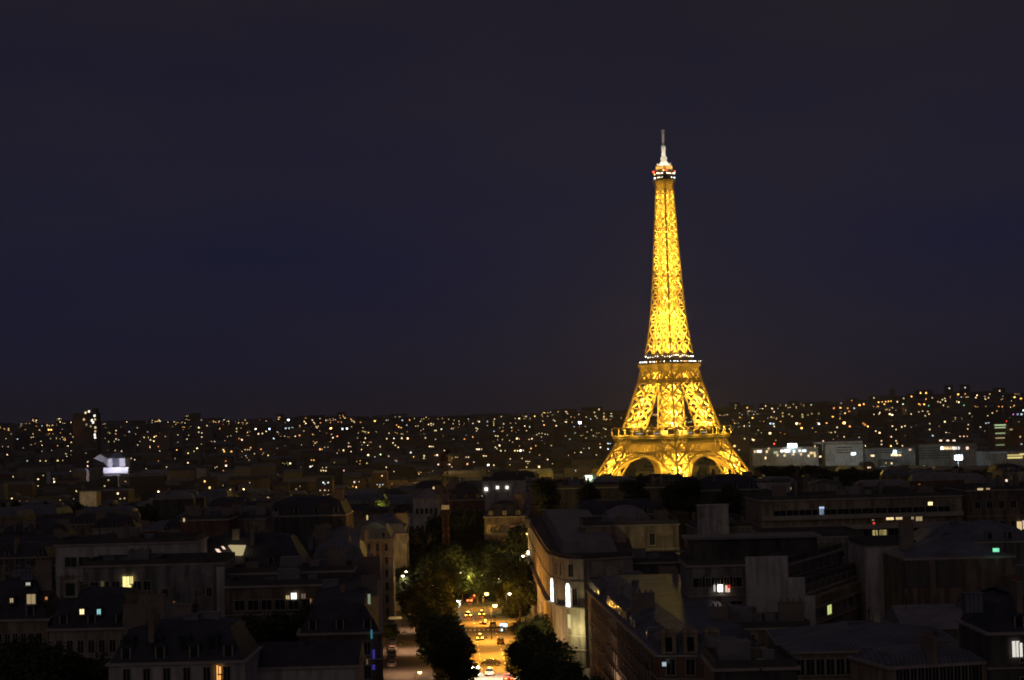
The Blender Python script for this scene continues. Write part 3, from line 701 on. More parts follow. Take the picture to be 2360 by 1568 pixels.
# ---- the end of the avenue
B = nb('slanted_roof_block', 'pale slanted roof block behind the crane', 955, 1016, 1150, 700, 22, wall='white', roof='hip', rmat='light', rh=3, chim=1, seed=22); facade(B, 0, 5, 5, 1.1, 2.1)
lit_at(B, 999 * K, 1124 * K, 706, 1.8, 2.6, 'w', 1.2)
B = nb('rotunda_block', 'brick-fronted block with rows of dark windows right of the crane', 1036, 1118, 1153, 690, 24, wall='brick', rmat='slate', rh=5, ri=3, chim=2, seed=23); facade(B, 0, 4, 7, 1.6, 3.0)
lit_at(B, 1057 * K, 1138 * K, 693, 2.0, 2.4, 'c', .5); lit_at(B, 1107.5 * K, 1144 * K, 692, 3.4, 2.6, 'w', .9)
B = nb('blank_white_block', 'blank pale wall block with three round white lamps near its top', 1115, 1216, 1109, 740, 26, wall='white', roof='flat', chim=0, seed=24, plain=True)
for i, j, s_ in ((1120, 1127, 2.6), (1146, 1123, 1.5), (1168, 1123, 1.5)): lit_at(B, i * K, j * K, 739.6, 3.2, 3.4, 'h', s_)
facade(B, 0, 6, 4, 1, 1.3, m0=.2, m1=.7, skip={(0, 5), (1, 5), (2, 5), (3, 5)})
B = nb('arched_window_block', 'slate mansard corner block with arched facade windows above the avenue trees', 1118, 1212, 1192, 645, 20, wall='brown', rmat='slate', rh=4, ri=3, chim=1, seed=25); facade(B, 0, 4, 8, 1.5, 3.2)

# ---- right of the avenue
pc = []                                                     # curved corner block
for px_, Y_ in ((528, 600), (530.5, 566), (538, 500), (545, 454), (549, 437), (559, 426), (569, 420), (583, 418)): pc.append((at(px_, 545, Y_).x, Y_))
poly = pc + [(pc[-1][0] + 11, 424), (pc[-1][0] + 13, 470), (pc[-1][0] + 8, 600)]
CB = building('curved_corner_building', 'pale curved corner building on the avenue with three tall brilliant white arched windows', 'building', poly, gnd(0, 440), 19.4, wall='cream', roof='flat', chim=0, seed=26)
att = MB(); a_ = CB[3] - CB[1].z; sq = [(at(532, 500, 596).x + 3, 596), (at(560, 500, 436).x, 437), (at(583, 545, 428).x + 8, 437), (at(583, 545, 428).x + 8, 596)]
sq = [(p[0] - CB[1].x, p[1] - CB[1].y) for p in sq]; att.prism(sq, a_ + .06, a_ + 2.6, inset(sq, .8)); att.build('attic_storey', ROOF['light'], CB[0])
o_, org_ = CB[0], CB[1]
def face_win(B, e, t, zc, w_, h_, m, kind, name='window'):
    poly_ = B[2]; put_window(B[0], B[1], poly_[e], poly_[(e + 1) % len(poly_)], t, zc - h_ / 2, w_, h_, m, kind, name)
el = [i for i in range(len(CB[2]))]
def edge_of(B, x, Y):                                         # edge nearest a ground point
    best = None
    for i in range(len(B[2])):
        a = Vector(B[2][i][:2]); c = Vector(B[2][(i + 1) % len(B[2])][:2]); d = c - a; t = max(0, min(1, (Vector((x, Y)) - a).dot(d) / d.length_squared))
        q = (a + d * t - Vector((x, Y))).length
        if best is None or q < best[0]: best = (q, i, t * d.length, d.length)
    return best
def on_facade(B, px, py, Yg, w_, h_, m, kind, name='window'):
    p = at(px, py, Yg)
    for _ in range(6):
        q, e, t, L = edge_of(B, p.x, p.y); a = Vector(B[2][e][:2]); c = Vector(B[2][(e + 1) % len(B[2])][:2]); pt2 = a.lerp(c, t / L); p = at(px, py, pt2.y)
    face_win(B, e, t, p.z, w_, h_, m, kind, name); return p
WHT = emis('lit_hall_white', (1, .96, .86), 3.2, sample=True); WHT2 = emis('lit_hall_warm', (1, .85, .50), 1.4)
pA = on_facade(CB, 566.8, 594.8, 420, 2.9, 5.3, WHT, 'arch'); pB = on_facade(CB, 551.6, 590, 434, 3.4, 5.8, WHT, 'arch'); pC = on_facade(CB, 556.6, 593, 430, 1.1, 4.9, WHT2, 'arch')
on_facade(CB, 567.8, 621, 420, 1.5, 3.0, emis('lit_pane_cream', (1, .88, .42), .75), 'plain'); on_facade(CB, 538.8, 610, 490, 3.4, 3.6, emis('lit_pane_cream', (1, .88, .42), .75), 'plain')
for px_ in (532, 535, 543, 547.5, 575): on_facade(CB, px_, 601 if px_ < 570 else 597, 470 if px_ < 550 else 419, 1.3, 3.6, M_GLASS, 'plain')
for px_ in (553, 561, 576): on_facade(CB, px_, 569, 430, 1.2, 2.6, M_GLASS, 'plain')
on_facade(CB, 571, 570.5, 419, 1.3, 2.8, M_GLASS, 'plain')
for px_ in (536, 541, 546): on_facade(CB, px_, 561, 480, 1.4, 2.4, M_GLASS, 'plain'); on_facade(CB, px_ + 1, 577, 480, 1.4, 2.6, M_GLASS, 'plain')
b = MB(); L_ = [(p[0] - org_.x, p[1] - org_.y) for p in CB[2]]
zb_ = at(569.8, 607.5, 419).z - org_.z; b.prism(inset(L_, -1.0), zb_ - .35, zb_)
b.build('balcony', M_TRIM, o_); b = MB(); b.prism(inset(L_, -.2), zb_ - 9.3, zb_ - 9.0); b.prism(inset(L_, -.12), zb_ - 6.3, zb_ - 6.1); b.build('string_course', M_TRIM, o_)
# facade wash from the hall windows and the shop lights below
def lamp_light(name, p, e_, c, s_=.4, kind='POINT'):
    d = bpy.data.lights.new(name, kind); d.energy = e_; d.color = c; d.shadow_soft_size = s_; o = bpy.data.objects.new(name, d); col.objects.link(o); o.location = p; return o
lamp_light('facade_lamp', (pA.x + .3, pA.y - 4.5, 5), 900, (1, .88, .42)); lamp_light('facade_lamp', (pB.x - 5, pB.y - 8, 3.0), 1500, (1, .62, .28))

B = nb('crescent_block', 'buff crescent-fronted block with long cornice and one dark tall window, behind the curved corner', 1345, 1566, 1212, 470, 24, wall='buff', rmat='slate', roof='flat', chim=3, seed=27)
facade(B, 0, 5, 6, 1.4, 2.9, skip={(0, 4), (1, 4), (2, 4), (3, 4), (5, 4)})
b = MB(); b.lathe([(6, 0), (5.8, 1.6), (4.6, 3.2), (2.2, 4.3), (.3, 4.6)], 20); p = atd(1440, 1205, 486); b.build('dome_roof', ROOF['light'], B[0], (p.x - B[1].x, p.y - B[1].y, p.z - B[1].z))
b = MB(); zz = ztop(1450, 1276, 469) - B[1].z; wv = (Vector(B[2][1][:2]) - Vector(B[2][0][:2])).length
b.box(B[2][0][0] - B[1].x, B[2][0][1] - B[1].y - 1.2, zz - .3, B[2][1][0] - B[1].x, B[2][0][1] - B[1].y - .003, zz); b.build('balcony', M_TRIM, B[0])
lamp_light('courtyard_lamp', (atd(1530, 1320, 455).x, 455, 12), 800, (1, .82, .38))
B = nb('sloping_white_roof_block', 'big pale sloped roof slab rising behind the curved corner building', 1232, 1350, 1248, 540, 30, wall='white', roof='hip', rmat='light', rh=4, chim=1, seed=28)
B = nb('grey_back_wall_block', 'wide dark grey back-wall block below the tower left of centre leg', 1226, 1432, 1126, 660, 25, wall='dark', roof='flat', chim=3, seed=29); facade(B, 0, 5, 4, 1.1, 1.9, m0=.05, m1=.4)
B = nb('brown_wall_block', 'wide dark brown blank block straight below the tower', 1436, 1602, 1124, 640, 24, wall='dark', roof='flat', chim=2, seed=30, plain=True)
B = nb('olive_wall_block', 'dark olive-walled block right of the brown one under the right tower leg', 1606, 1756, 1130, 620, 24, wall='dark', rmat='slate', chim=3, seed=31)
B = nb('white_chimney_block', 'low block with big pale chimney stack below the right tower leg', 1600, 1756, 1216, 520, 20, wall='grey', roof='flat', chim=1, seed=32)
b = MB(); b.box(-4, -2, -3, 4, 2, 6.5); b.box(-4.2, -2.2, 6.503, 4.2, 2.2, 6.9); p = atd(1643, 1222, 516); b.build('chimney', WALL['white'], B[0], (p.x - B[1].x, p.y - B[1].y, p.z - B[1].z))
B = nb('long_terraced_building', 'long terraced building, three balcony bands with scattered lit windows right of the tower', 1758, 2226, 1150, 505, 26, rot=2.5, wall='buff', roof='flat', chim=5, seed=33)
facade(B, 0, 6, 14, 3.4, 2.2)
P0 = Vector(B[2][0][:2]); P1 = Vector(B[2][1][:2])
for zc in (ztop(2000, 1191, 505), ztop(2000, 1216, 505), ztop(2000, 1254, 505)):
    b = MB(); k_ = (zc - B[1].z); dlt = P1 - P0; L = dlt.length
    b.box(0, -1.6, k_ - .25, L, -.003, k_); b.box(0, -1.6, k_ + .003, L, -1.45, k_ + .9); o = b.build('balcony', M_TRIM, B[0], (P0.x - B[1].x, P0.y - B[1].y, 0)); o.rotation_euler.z = math.atan2(dlt.y, dlt.x)
for i, j, wx, hx, c, s_ in ((1893, 1177, 5.4, 9, 'b', .9), (2143, 1160, 5, 3.8, 'w', 1.9), (2050, 1193, 8, 4.4, 'w', 1.2), (2071, 1192, 7, 4.6, 'w', .8), (2102, 1192, 3, 4, 'w', .4), (2117, 1194, 7, 5.5, 'w', .35), (2144, 1186, 4, 2.4, 'w', .4),
                            (2016, 1231, 5.6, 9, 'y', .55), (2034, 1229, 8, 8, 'y', .42), (2013, 1206, 2.6, 2.4, 'r', 2.5), (2011, 1198, 2.6, 2, 'w', .3)):
    on_facade(B, i * K, j * K, 510, wx / F * 505, hx / F * 505, Wm(c, s_), 'plain')
B = nb('far_right_block', 'brown block at right edge with a warm lit bay window', 2232, 2420, 1130, 520, 24, wall='brown', rmat='slate', roof='flat', chim=3, seed=34); facade(B, 0, 6, 6, 1.6, 2.1)
for i, j, wx, hx, c, s_ in ((2349, 1211, 6, 9, 'w', .8), (2360, 1209, 5, 9, 'p', .8), (2258, 1127, 6, 2.4, 'w', .7), (2276, 1126, 4, 2, 'w', .5)): lit_at(B, i * K, j * K, 519.6, wx, hx, c, s_)
B = nb('balcony_flats', 'grey flats with three bright white windows in a row beside the stepped gable', 1585, 1718, 1306, 338, 16, wall='grey', roof='flat', chim=0, seed=35)
b = MB(); b.prism([(0, 0), (22.5, 0), (22.5, 9), (0, 9)], 0, 4.2); p = Vector(B[2][0][:2]); b.build('penthouse', WALL['dark'], B[0], (p.x - B[1].x + .4, p.y - B[1].y + 2, B[3] - B[1].z + .06))
b = MB(); b.prism([(-.5, -.8), (23.2, -.8), (23.2, 9.6), (-.5, 9.6)], 4.21, 4.6); b.build('penthouse_roof', ROOF['light'], B[0], (p.x - B[1].x + .4, p.y - B[1].y + 2, B[3] - B[1].z + .06))
facade(B, 0, 6, 5, 2.2, 1.7, m0=.1, m1=.9, skip={(2, 4), (3, 4)})
for i, j, wx, hx, c, s_ in ((1646, 1355, 2.4, 7.6, 'h', .8), (1659, 1355, 6, 8, 'h', 2.6), (1676, 1356, 5.4, 7.6, 'p', .9)): lit_at(B, i * K, j * K, 337.6, wx, hx, c, s_)
lit_at(B, 1679 * K, 1351.5 * K, 337.3, 2.6, 3, 'r', .6, 'far')
b = MB(); b.box(0, -2.6, -.2, 13, -.003, 0); b.box(0, -2.6, .003, 13, -2.5, .95); p = atd(1612, 1432, 338); b.build('balcony', M_TRIM, B[0], (p.x - B[1].x, p.y - B[1].y, p.z - B[1].z))
b = MB(); b.box(0, -2.2, 0, 9, -.2, .2); b.box(.2, -2.1, -2.2, .4, -1.9, -.003); b.box(8.6, -2.1, -2.2, 8.8, -1.9, -.003); p = atd(1625, 1396, 338); b.build('awning', ROOF['light'], B[0], (p.x - B[1].x, p.y - B[1].y, p.z - B[1].z))
# stepped white gable with receding terraces
q0 = atd(1720, 1400, 320); Q = lambda x: atd(x, 1400, 320).x
base = gnd(0, 320)
ang = math.atan2(38, 16.7)
dirv = Vector((math.cos(ang), math.sin(ang)))
x0, x1, x2, x3 = Q(1720), Q(1817), Q(1855), Q(1878)
def zt(y): return ztop(1800, y, 320)
sg = empty('stepped_gable_building', (x0, 320, base)); tag(sg, 'white stepped gable wall with dark receding roof terraces and one lit green-yellow window', 'building')
def slab(name, xa, xb, z0, z1, m, ln=40, off=0):
    b = MB(); A = Vector((xa, 320 + off)); Bq = Vector((xb, 320 + off)); C = Bq + dirv * ln; D = A + dirv * ln
    b.prism([tuple(A - Vector((x0, 320))), tuple(Bq - Vector((x0, 320))), tuple(C - Vector((x0, 320))), tuple(D - Vector((x0, 320)))], z0 - base, z1 - base); return b.build(name, m, sg)
slab('gable_wall', x0, x1, base - 2, zt(1281), WALL['white'], .5); slab('gable_wall', x1 + .003, x2, base - 2, zt(1331), WALL['white'], .5); slab('gable_wall', x2 + .003, x3, base - 2, zt(1374), WALL['white'], .5)
slab('wall', x0 + .3, x1 - .8, base - 2, zt(1289), WALL['dark'], 40, .45); slab('wall', x1 - .78, x2 - .8, base - 2, zt(1340), WALL['dark'], 40, .45); slab('wall', x2 - .78, x3 - .5, base - 2, zt(1383), WALL['buff'], 40, .45)
for xx, yy in ((x1 - .75, 1303), (x2 - .7, 1372), (x3 - .45, 1405), (x3 - .45, 1440)):
    slab('terrace_edge', xx, xx + .5, zt(yy) - .35, zt(yy), M_TRIM, 40, .9)
for k in range(7):
    m = emis('lit_pane_lime', (.78, .9, .3), .75) if k == 1 else M_GLASS
    A = Vector((x3 - .5, 320.45)); put_window(sg, Vector((x0, 320, base)), A, A + dirv * 40, 6 + k * 5, zt(1400) - 2.4, 3.4 if k != 1 else 3.0, 2.0, m)
for k in range(7):
    for xx, yy in ((x2 - .8, 1345), (x1 - .8, 1300)): A = Vector((xx, 320.45)); put_window(sg, Vector((x0, 320, base)), A, A + dirv * 40, 4 + k * 5, zt(yy) - 2.5, 3.6, 1.9, M_GLASS)
b = MB(); b.box(-.15, -.15, -5, .15, .15, 0); 
for i, j in ((1998, 1382), (1998, 1430)): 
    p = atd(i, j, 354); c = MB(); c.box(-.25, -.1, -1.6, .25, 0, 1.6); c.build('lit_stair_slit', emis('lit_pane_stair', (1, .72, .25), .22), sg, (p.x - x0, p.y - 320, p.z - base))
B = nb('low_courtyard_house', 'low pale courtyard house with dark recessed door below the stepped gable', 1605, 1862, 1452, 300, 14, wall='buff', roof='flat', chim=1, seed=36); facade(B, 0, 5, 6, 1.2, 2.2, m0=.3, m1=.98, skip={(2, 4), (3, 4)})
B = nb('pale_party_wall_block', 'pale grey blank wall block immediately right of the receding terraces', 1992, 2112, 1262, 346, 16, wall='white', roof='flat', chim=0, seed=37, plain=True)
B = nb('big_blank_wall_block', 'large brownish blank party wall with two dark chimney recesses at right', 2082, 2340, 1288, 318, 18, wall='brown', roof='mansard', rmat='zinc', rh=2.2, ri=6, chim=2, seed=38, plain=True)
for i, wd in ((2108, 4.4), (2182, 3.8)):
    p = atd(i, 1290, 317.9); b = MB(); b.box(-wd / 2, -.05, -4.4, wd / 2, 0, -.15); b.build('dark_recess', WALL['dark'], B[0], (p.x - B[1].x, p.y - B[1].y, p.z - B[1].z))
b = MB(); b.box(-.5, -.25, -.3, .5, 0, .3); p = atd(2294, 1267, 317); b.build('green_lamp', Wm('g', .9), B[0], (p.x - B[1].x, p.y - B[1].y, p.z - B[1].z))
lit_at(B, 2292 * K, 1266 * K, 316.6, 1.8, 1.4, 'g', 1.2, 'far')
B = nb('small_gabled_house', 'small low house with pale triangular roof against the big blank wall', 2075, 2240, 1450, 296, 14, wall='grey', roof='gable', rmat='light', rh=2.8, chim=0, seed=39)
B = nb('blue_zinc_roof_block', 'broad bluish zinc roof with two squat pale chimneys at lower right', 1800, 2215, 1502, 262, 26, rot=-3, wall='buff', rmat='zinc', roof='hip', rh=2.3, chim=0, seed=40); facade(B, 0, 5, 16, 1.2, 2.2)
for i, j, s_ in ((1965, 1450, .55), (2018, 1424, .45)):
    p = atd(i, j, 276); b = MB(); b.box(-s_, -.5, -1.6, s_, .5, .6); b.box(-s_ - .08, -.58, .603, s_ + .08, .58, .72); b.build('chimney', WALL['cream'], B[0], (p.x - B[1].x, p.y - B[1].y, p.z - B[1].z))
B = nb('colonnaded_house', 'house with rows of slim pale window bays under the broad zinc roof', 2040, 2290, 1540, 244, 12, rot=14, wall='buff', rmat='zinc', rh=1.2, chim=1, seed=41, rt=.5); facade(B, 0, 6, 12, 1.0, 2.4)
B = nb('dark_corner_block', 'dark block in bottom right corner with one bright white window', 2270, 2420, 1462, 246, 16, wall='dark', rmat='slate', rh=3.5, chim=1, seed=42); facade(B, 0, 5, 5, 1.2, 2.2, m0=.5)
lit_at(B, 2340 * K, 1495 * K, 245.7, 8.5, 17, 'h', .75); lit_at(B, 2352 * K, 1497 * K, 245.6, 3.6, 15, 'h', 1.2)
B = nb('dish_roof_block', 'low dark flat roof with a satellite dish at the bottom right', 1640, 1830, 1545, 232, 14, wall='dark', rmat='slate', roof='flat', chim=0, seed=43)
# satellite dish: thing of its own standing on that roof
ds = empty('satellite_dish', atd(1751, 1570, 232.4)); tag(ds, 'pale round satellite dish on the low dark roof', 'satellite dish')
b = MB(); N = 16; rings = [(0, 0)] + [(r_, .28 * (r_ / 1.2) ** 2) for r_ in (.4, .8, 1.2)]
for (ra, za), (rb, zb2) in zip(rings[:-1], rings[1:]):
    for i in range(N):
        t0, t1 = 2 * math.pi * i / N, 2 * math.pi * (i + 1) / N
        q = [(ra * math.cos(t0), -za, ra * math.sin(t0)), (ra * math.cos(t1), -za, ra * math.sin(t1)), (rb * math.cos(t1), -zb2, rb * math.sin(t1)), (rb * math.cos(t0), -zb2, rb * math.sin(t0))]
        b.face(q); b.face([(p[0], p[1] + .05, p[2]) for p in q][::-1])
b.build('reflector', WALL['white'], ds, (0, 0, 1.6)); b = MB(); b.bar((0, .1, -.5), (0, .1, 1.6), .06); b.bar((0, 0, .5), (0, -.9, 1.5), .04); b.build('mast', M_IRON, ds); b = MB(); b.box(-.1, -1, 1.45, .1, -.85, 1.7); b.build('receiver', M_IRON, ds)
# avenue front, right side
poly = [(14.2, 398), (20.2, 287), (29.8, 285), (37, 300), (38, 398)]
B = building('near_right_avenue_block', 'reddish-brown apartment house along the right of the avenue with lilac zinc roof', 'building', poly, gnd(0, 330), 14.6, wall='brick', rmat='zinc', rh=2.8, ri=2.6, chim=3, seed=44, rt=.5)
ei = [i for i in range(5) if {tuple(B[2][i]), tuple(B[2][(i + 1) % 5])} == {poly[0], poly[1]}][0]; facade(B, ei, 5, 26, 1.3, 2.2, kind='balcony')
ei2 = [i for i in range(5) if {tuple(B[2][i]), tuple(B[2][(i + 1) % 5])} == {poly[1], poly[2]}][0]; facade(B, ei2, 5, 3, 1.4, 2.4)
for k in range(3):
    d = MB(); d.box(-1.1, -.9, 0, 1.1, 1.2, 3.0); d.prism([(-1.3, -1.1), (1.3, -1.1), (1.3, 1.2), (-1.3, 1.2)], 3.003, 3.6, [(-.6, -.8), (.6, -.8), (.6, 1), (-.6, 1)]); d.mat(1); d.box(-.5, -.95, .3, .5, -.905, 2.4)
    link('dormer', d.mesh('dormer', [WALL['buff'], M_GLASS]), B[0], (21.9 + k * 3.2 - B[1].x, 286.9 - B[1].y, B[3] - B[1].z + .2))
p = atd(1530, 1530, 285); b = MB(); b.box(-.3, -.12, -.3, .3, 0, .3); b.build('small_lamp', Wm('c', .5), B[0], (p.x - B[1].x, p.y - B[1].y, p.z - B[1].z))
B = nb('upper_brown_block', 'dark brown back block with blank wall panels behind the lilac zinc roof', 1362, 1570, 1352, 404, 12, wall='brown', roof='flat', chim=3, seed=45)
B = nb('flat_grey_roof_block', 'block with flat grey roof strip between the curved corner and the balcony flats', 1345, 1570, 1300, 430, 22, wall='dark', roof='flat', chim=2, seed=46)
B = nb('pinkish_wall_block', 'small pinkish blank wall beside the bottom of the avenue house', 1644, 1704, 1522, 272, 10, wall='cream', roof='flat', chim=0, seed=47)
B = nb('mid_grey_roofscape_block', 'grey block with a low row of attic boxes left of the big blank wall', 1762, 1990, 1240, 430, 22, wall='grey', roof='flat', chim=0, seed=48, plain=True); facade(B, 0, 5, 8, 1.6, 1.9)
lit_at(B, 1700 * K, 1278 * K, 429, .5, .5, 'y', .01)
B = nb('zinc_attic_block', 'zinc-roofed block behind the big blank wall near right edge', 2120, 2400, 1252, 420, 20, wall='grey', rmat='zinc', rh=2.6, ri=4, chim=0, seed=49)

# ---- construction crane
cz = gnd(0, 600); cp = atd(1029.5, 1300, 600)
cr_ = empty('tower_crane', (cp.x, 600, cz)); tag(cr_, 'orange-brown construction crane mast with white panel standing above the avenue trees', 'crane')
M_CR = mat('crane_orange_paint', (.06, .026, .014)); ctop = ztop(1029, 1052, 600) - cz
b = MB(); s_ = .95
for a, c in ((s_, s_), (-s_, s_), (-s_, -s_), (s_, -s_)): b.bar((a, c, 0), (a, c, ctop), .13)
k = 0.0
while k < ctop - 2:
    for a, c, e_, f_ in ((s_, s_, -s_, s_), (-s_, s_, -s_, -s_), (-s_, -s_, s_, -s_), (s_, -s_, s_, s_)): b.bar((a, c, k), (e_, f_, k + 1.9), .1); b.bar((a, c, k + 1.9), (e_, f_, k + 1.9), .08); b.bar((e_, f_, k), (a, c, k + 1.9), .1)
    k += 1.9
b.build('mast', M_CR, cr_)
b = MB()
for t in range(24):
    y0, y1 = 1 + t * 1.9, 1 + (t + 1) * 1.9
    b.bar((-.5, y0, ctop + .6), (-.5, y1, ctop + .6), .07); b.bar((.5, y0, ctop + .6), (.5, y1, ctop + .6), .07); b.bar((0, y0, ctop + 1.6), (0, y1, ctop + 1.6), .07); b.bar((-.5, y0, ctop + .6), (0, y1, ctop + 1.6), .05); b.bar((.5, y0, ctop + .6), (0, y1, ctop + 1.6), .05)
b.build('jib', M_CR, cr_); b = MB(); b.box(-.6, -10, ctop + .6, .6, -1, ctop + .8); b.box(-.9, -10, ctop - 1.2, .9, -7, ctop + .55); b.build('counter_jib', M_CR, cr_)
b = MB(); b.box(1.15, -.9, ctop - 1.6, 2.4, .9, ctop + .4); b.build('cab', M_TRIM, cr_)
b = MB(); b.box(-1.2, -1.25, ztop(1030, 1173, 600) - cz, 1.2, -1.15, ztop(1030, 1163, 600) - cz); b.build('white_panel', WALL['white'], cr_)

lamp_light('shop_glow', (at(521, 566, 585).x, 585, at(521, 566, 585).z), 5000, (1, .42, .12), .6)
lamp_light('facade_lamp', (15.2, 397, 1.5), 600, (1, .60, .35)); lamp_light('facade_lamp', (15.5, 340, 2.5), 900, (1, .60, .38))

# ------------------------------------------------------------------ trees
M_LEAF = mat('plane_leaves', (.055, .075, .028), var=.5, scale=.4); M_LEAF2 = mat('dark_leaves', (.055, .065, .030), var=.5, scale=.4); M_BARK = mat('bark', (.10, .085, .065))
def crown_mesh(seed, r, h_, z0, n, leaf, blobs=9, m=None):
    rg = random.Random(seed); b = MB(); B_ = []
    for k in range(blobs):
        t = rg.uniform(0, 2 * math.pi); q = rg.uniform(.15, .68) * r; zz = z0 + h_ * rg.uniform(.22, .82)
        B_.append((Vector((q * math.cos(t), q * math.sin(t), zz)), rg.uniform(.30, .52) * r))
    B_.append((Vector((0, 0, z0 + h_ * .62)), r * .6))
    for k in range(n):
        c, rad = B_[rg.randrange(len(B_))]
        v = Vector((rg.gauss(0, 1), rg.gauss(0, 1), rg.gauss(0, 1))).normalized(); rr_ = rad * (rg.random() ** .35) * rg.uniform(.85, 1.15)
        p = c + Vector((v.x * rr_, v.y * rr_, v.z * rr_ * h_ / (2.1 * r)))
        u = Vector((rg.gauss(0, 1), rg.gauss(0, 1), rg.gauss(0, .6))).normalized(); w_ = u.cross(v)
        if w_.length < .1: continue
        w_.normalize(); s_ = leaf * rg.uniform(.6, 1.3)
        b.face([p - u * s_, p + w_ * s_ * .6, p + u * s_, p - w_ * s_ * .6])
    return b.mesh('crown', m or M_LEAF)
def trunk_mesh(seed, h_, r0):
    rg = random.Random(seed); b = MB(); b.bar((0, 0, -.3), (0, 0, h_ * .4), r0, r0 * .75, 8); top = Vector((.15, .1, h_ * .4))
    b.bar((0, 0, h_ * .4), (.2, .1, h_ * .8), r0 * .75, r0 * .25, 7)
    for k in range(6):
        t = k * 1.05 + rg.random(); s_ = Vector((0, 0, h_ * rg.uniform(.32, .5))); e_ = Vector((math.cos(t) * h_ * .26, math.sin(t) * h_ * .26, h_ * rg.uniform(.6, .85))); b.bar(s_, e_, r0 * .4, r0 * .12, 6)
    return b.mesh('trunk', M_BARK)
CR = [crown_mesh(11 + i, 6.3, 12.5, 1.5, 9000, .34) for i in range(3)]; TR = [trunk_mesh(21 + i, 13, .35) for i in range(3)]
CRD = [crown_mesh(51 + i, 6.3, 12.5, 1.5, 6000, .42, m=M_LEAF2) for i in range(2)]
CRF = [crown_mesh(71 + i, 6.5, 11, 1, 1100, .95, m=M_LEAF2) for i in range(3)]
def tree(name, label, x, Y, s_, group, seed, crowns=CR, sz=1.0, z=None):
    o = empty(name, (x, Y, gnd(x, Y) if z is None else z), random.Random(seed).uniform(0, 6)); tag(o, label, 'tree', group)
    c = link('crown', crowns[seed % len(crowns)], o); c.scale = (s_, s_, s_ * sz); t = link('trunk', TR[seed % 3], o); t.scale = (s_, s_, s_ * sz)
    return o
ORD = ['first', 'second', 'third', 'fourth', 'fifth', 'sixth', 'seventh', 'eighth', 'ninth', 'tenth', 'eleventh', 'twelfth', 'thirteenth', 'fourteenth']
rg = random.Random(9)
for i, (dx, Y, s_) in enumerate(((-8.9, 366, .95), (-9.2, 378, .94), (-9.0, 391, .92), (-10.2, 405, .92), (-9.9, 421, .9), (-12.6, 448, .9), (-13.2, 476, .95), (-13.5, 508, 1.1), (-14, 540, 1.3), (-13, 572, 1.4), (-11.5, 600, 1.45), (-9, 640, 1.5))):
    tree('plane_tree', '%s tree from the near end of the row left of the lit road' % ORD[i], AXS(Y) + dx, Y, s_, 'plane trees left of the avenue road', i + 2, sz=1.02)
for i, (dx, Y, s_) in enumerate(((11.2, 300, .9), (9.4, 316, .92), (8.0, 332, .95), (7.2, 350, .95), (6.9, 366, .95), (7.0, 384, .88), (7.4, 404, .82), (9.5, 436, .8), (9.5, 520, 1.1), (9.2, 548, 1.3), (8.0, 578, 1.35), (6.5, 608, 1.4), (4.5, 645, 1.5))):
    tree('plane_tree', '%s tree from the near end of the row right of the lit road' % ORD[i], AXS(Y) + dx, Y, s_, 'plane trees right of the avenue road', i + 5)
for i, (x, Y, s_) in enumerate(((-26, 500, .85), (-27.5, 520, .95), (-29, 545, 1.1), (-31.5, 575, 1.2))):
    tree('plane_tree', '%s tree from the near end of the outer left row by the side road' % ORD[i], x, Y, s_, 'outer left side-road trees', i + 1)
# trees that close the far end of the avenue
for i, (dx, Y, s_) in enumerate(((965, 640, 1.1), (1000, 655, 1.2), (1035, 668, 1.3), (1068, 672, 1.35), (1100, 668, 1.4), (1135, 664, 1.4), (1165, 655, 1.35), (1192, 640, 1.2))):
    p = atd(dx, 1300, Y); tree('avenue_end_tree', '%s tree from the left in the dark clump closing the avenue' % ORD[i], p.x, Y, s_ * 1.05, 'dark trees closing the avenue', i, CRD, sz=1.42)
for i, (dx, Y, s_) in enumerate(((1062, 618, 1.25), (1082, 634, 1.3), (1050, 650, 1.3), (1098, 610, 1.15))):
    p = atd(dx, 1300, Y); tree('avenue_end_tree', '%s tree from the left in the lit gap where the road disappears' % ORD[i], p.x, Y, s_, 'trees where the road disappears', i + 3)
for dx, Y, e_ in ((1000, 640, 7000), (1150, 618, 9000), (1075, 604, 7000), (975, 575, 4000), (1120, 585, 6000), (1180, 560, 5000)):
    p = atd(dx, 1300, Y); lamp_light('foliage_fill', (p.x, Y, gnd(0, Y) + 9.5), e_ * .6, (1, .72, .18), 1.0)  # added unseen lights that make the crowns glow faintly
for i, (dx, Y, s_, zt_) in enumerate(((568, 318, .85, 1425), (612, 312, .95, 1402), (655, 322, .8, 1460), (700, 316, .95, 1398), (745, 312, .9, 1392), (785, 316, .8, 1420), (30, 262, 1.1, 1480), (95, 256, 1.0, 1478), (155, 262, .95, 1500), (215, 266, .85, 1505))):
    p = atd(dx, zt_, Y); tree('courtyard_tree', ('%s dark tree from the left in the bottom left corner' % ORD[i - 6]) if i > 5 else ('%s dark tree from the left in the courtyard beside the corner block' % ORD[i]), p.x, Y, s_, 'courtyard trees', i, CRD, z=p.z - 14 * s_)
p = atd(2130, 1520, 240)
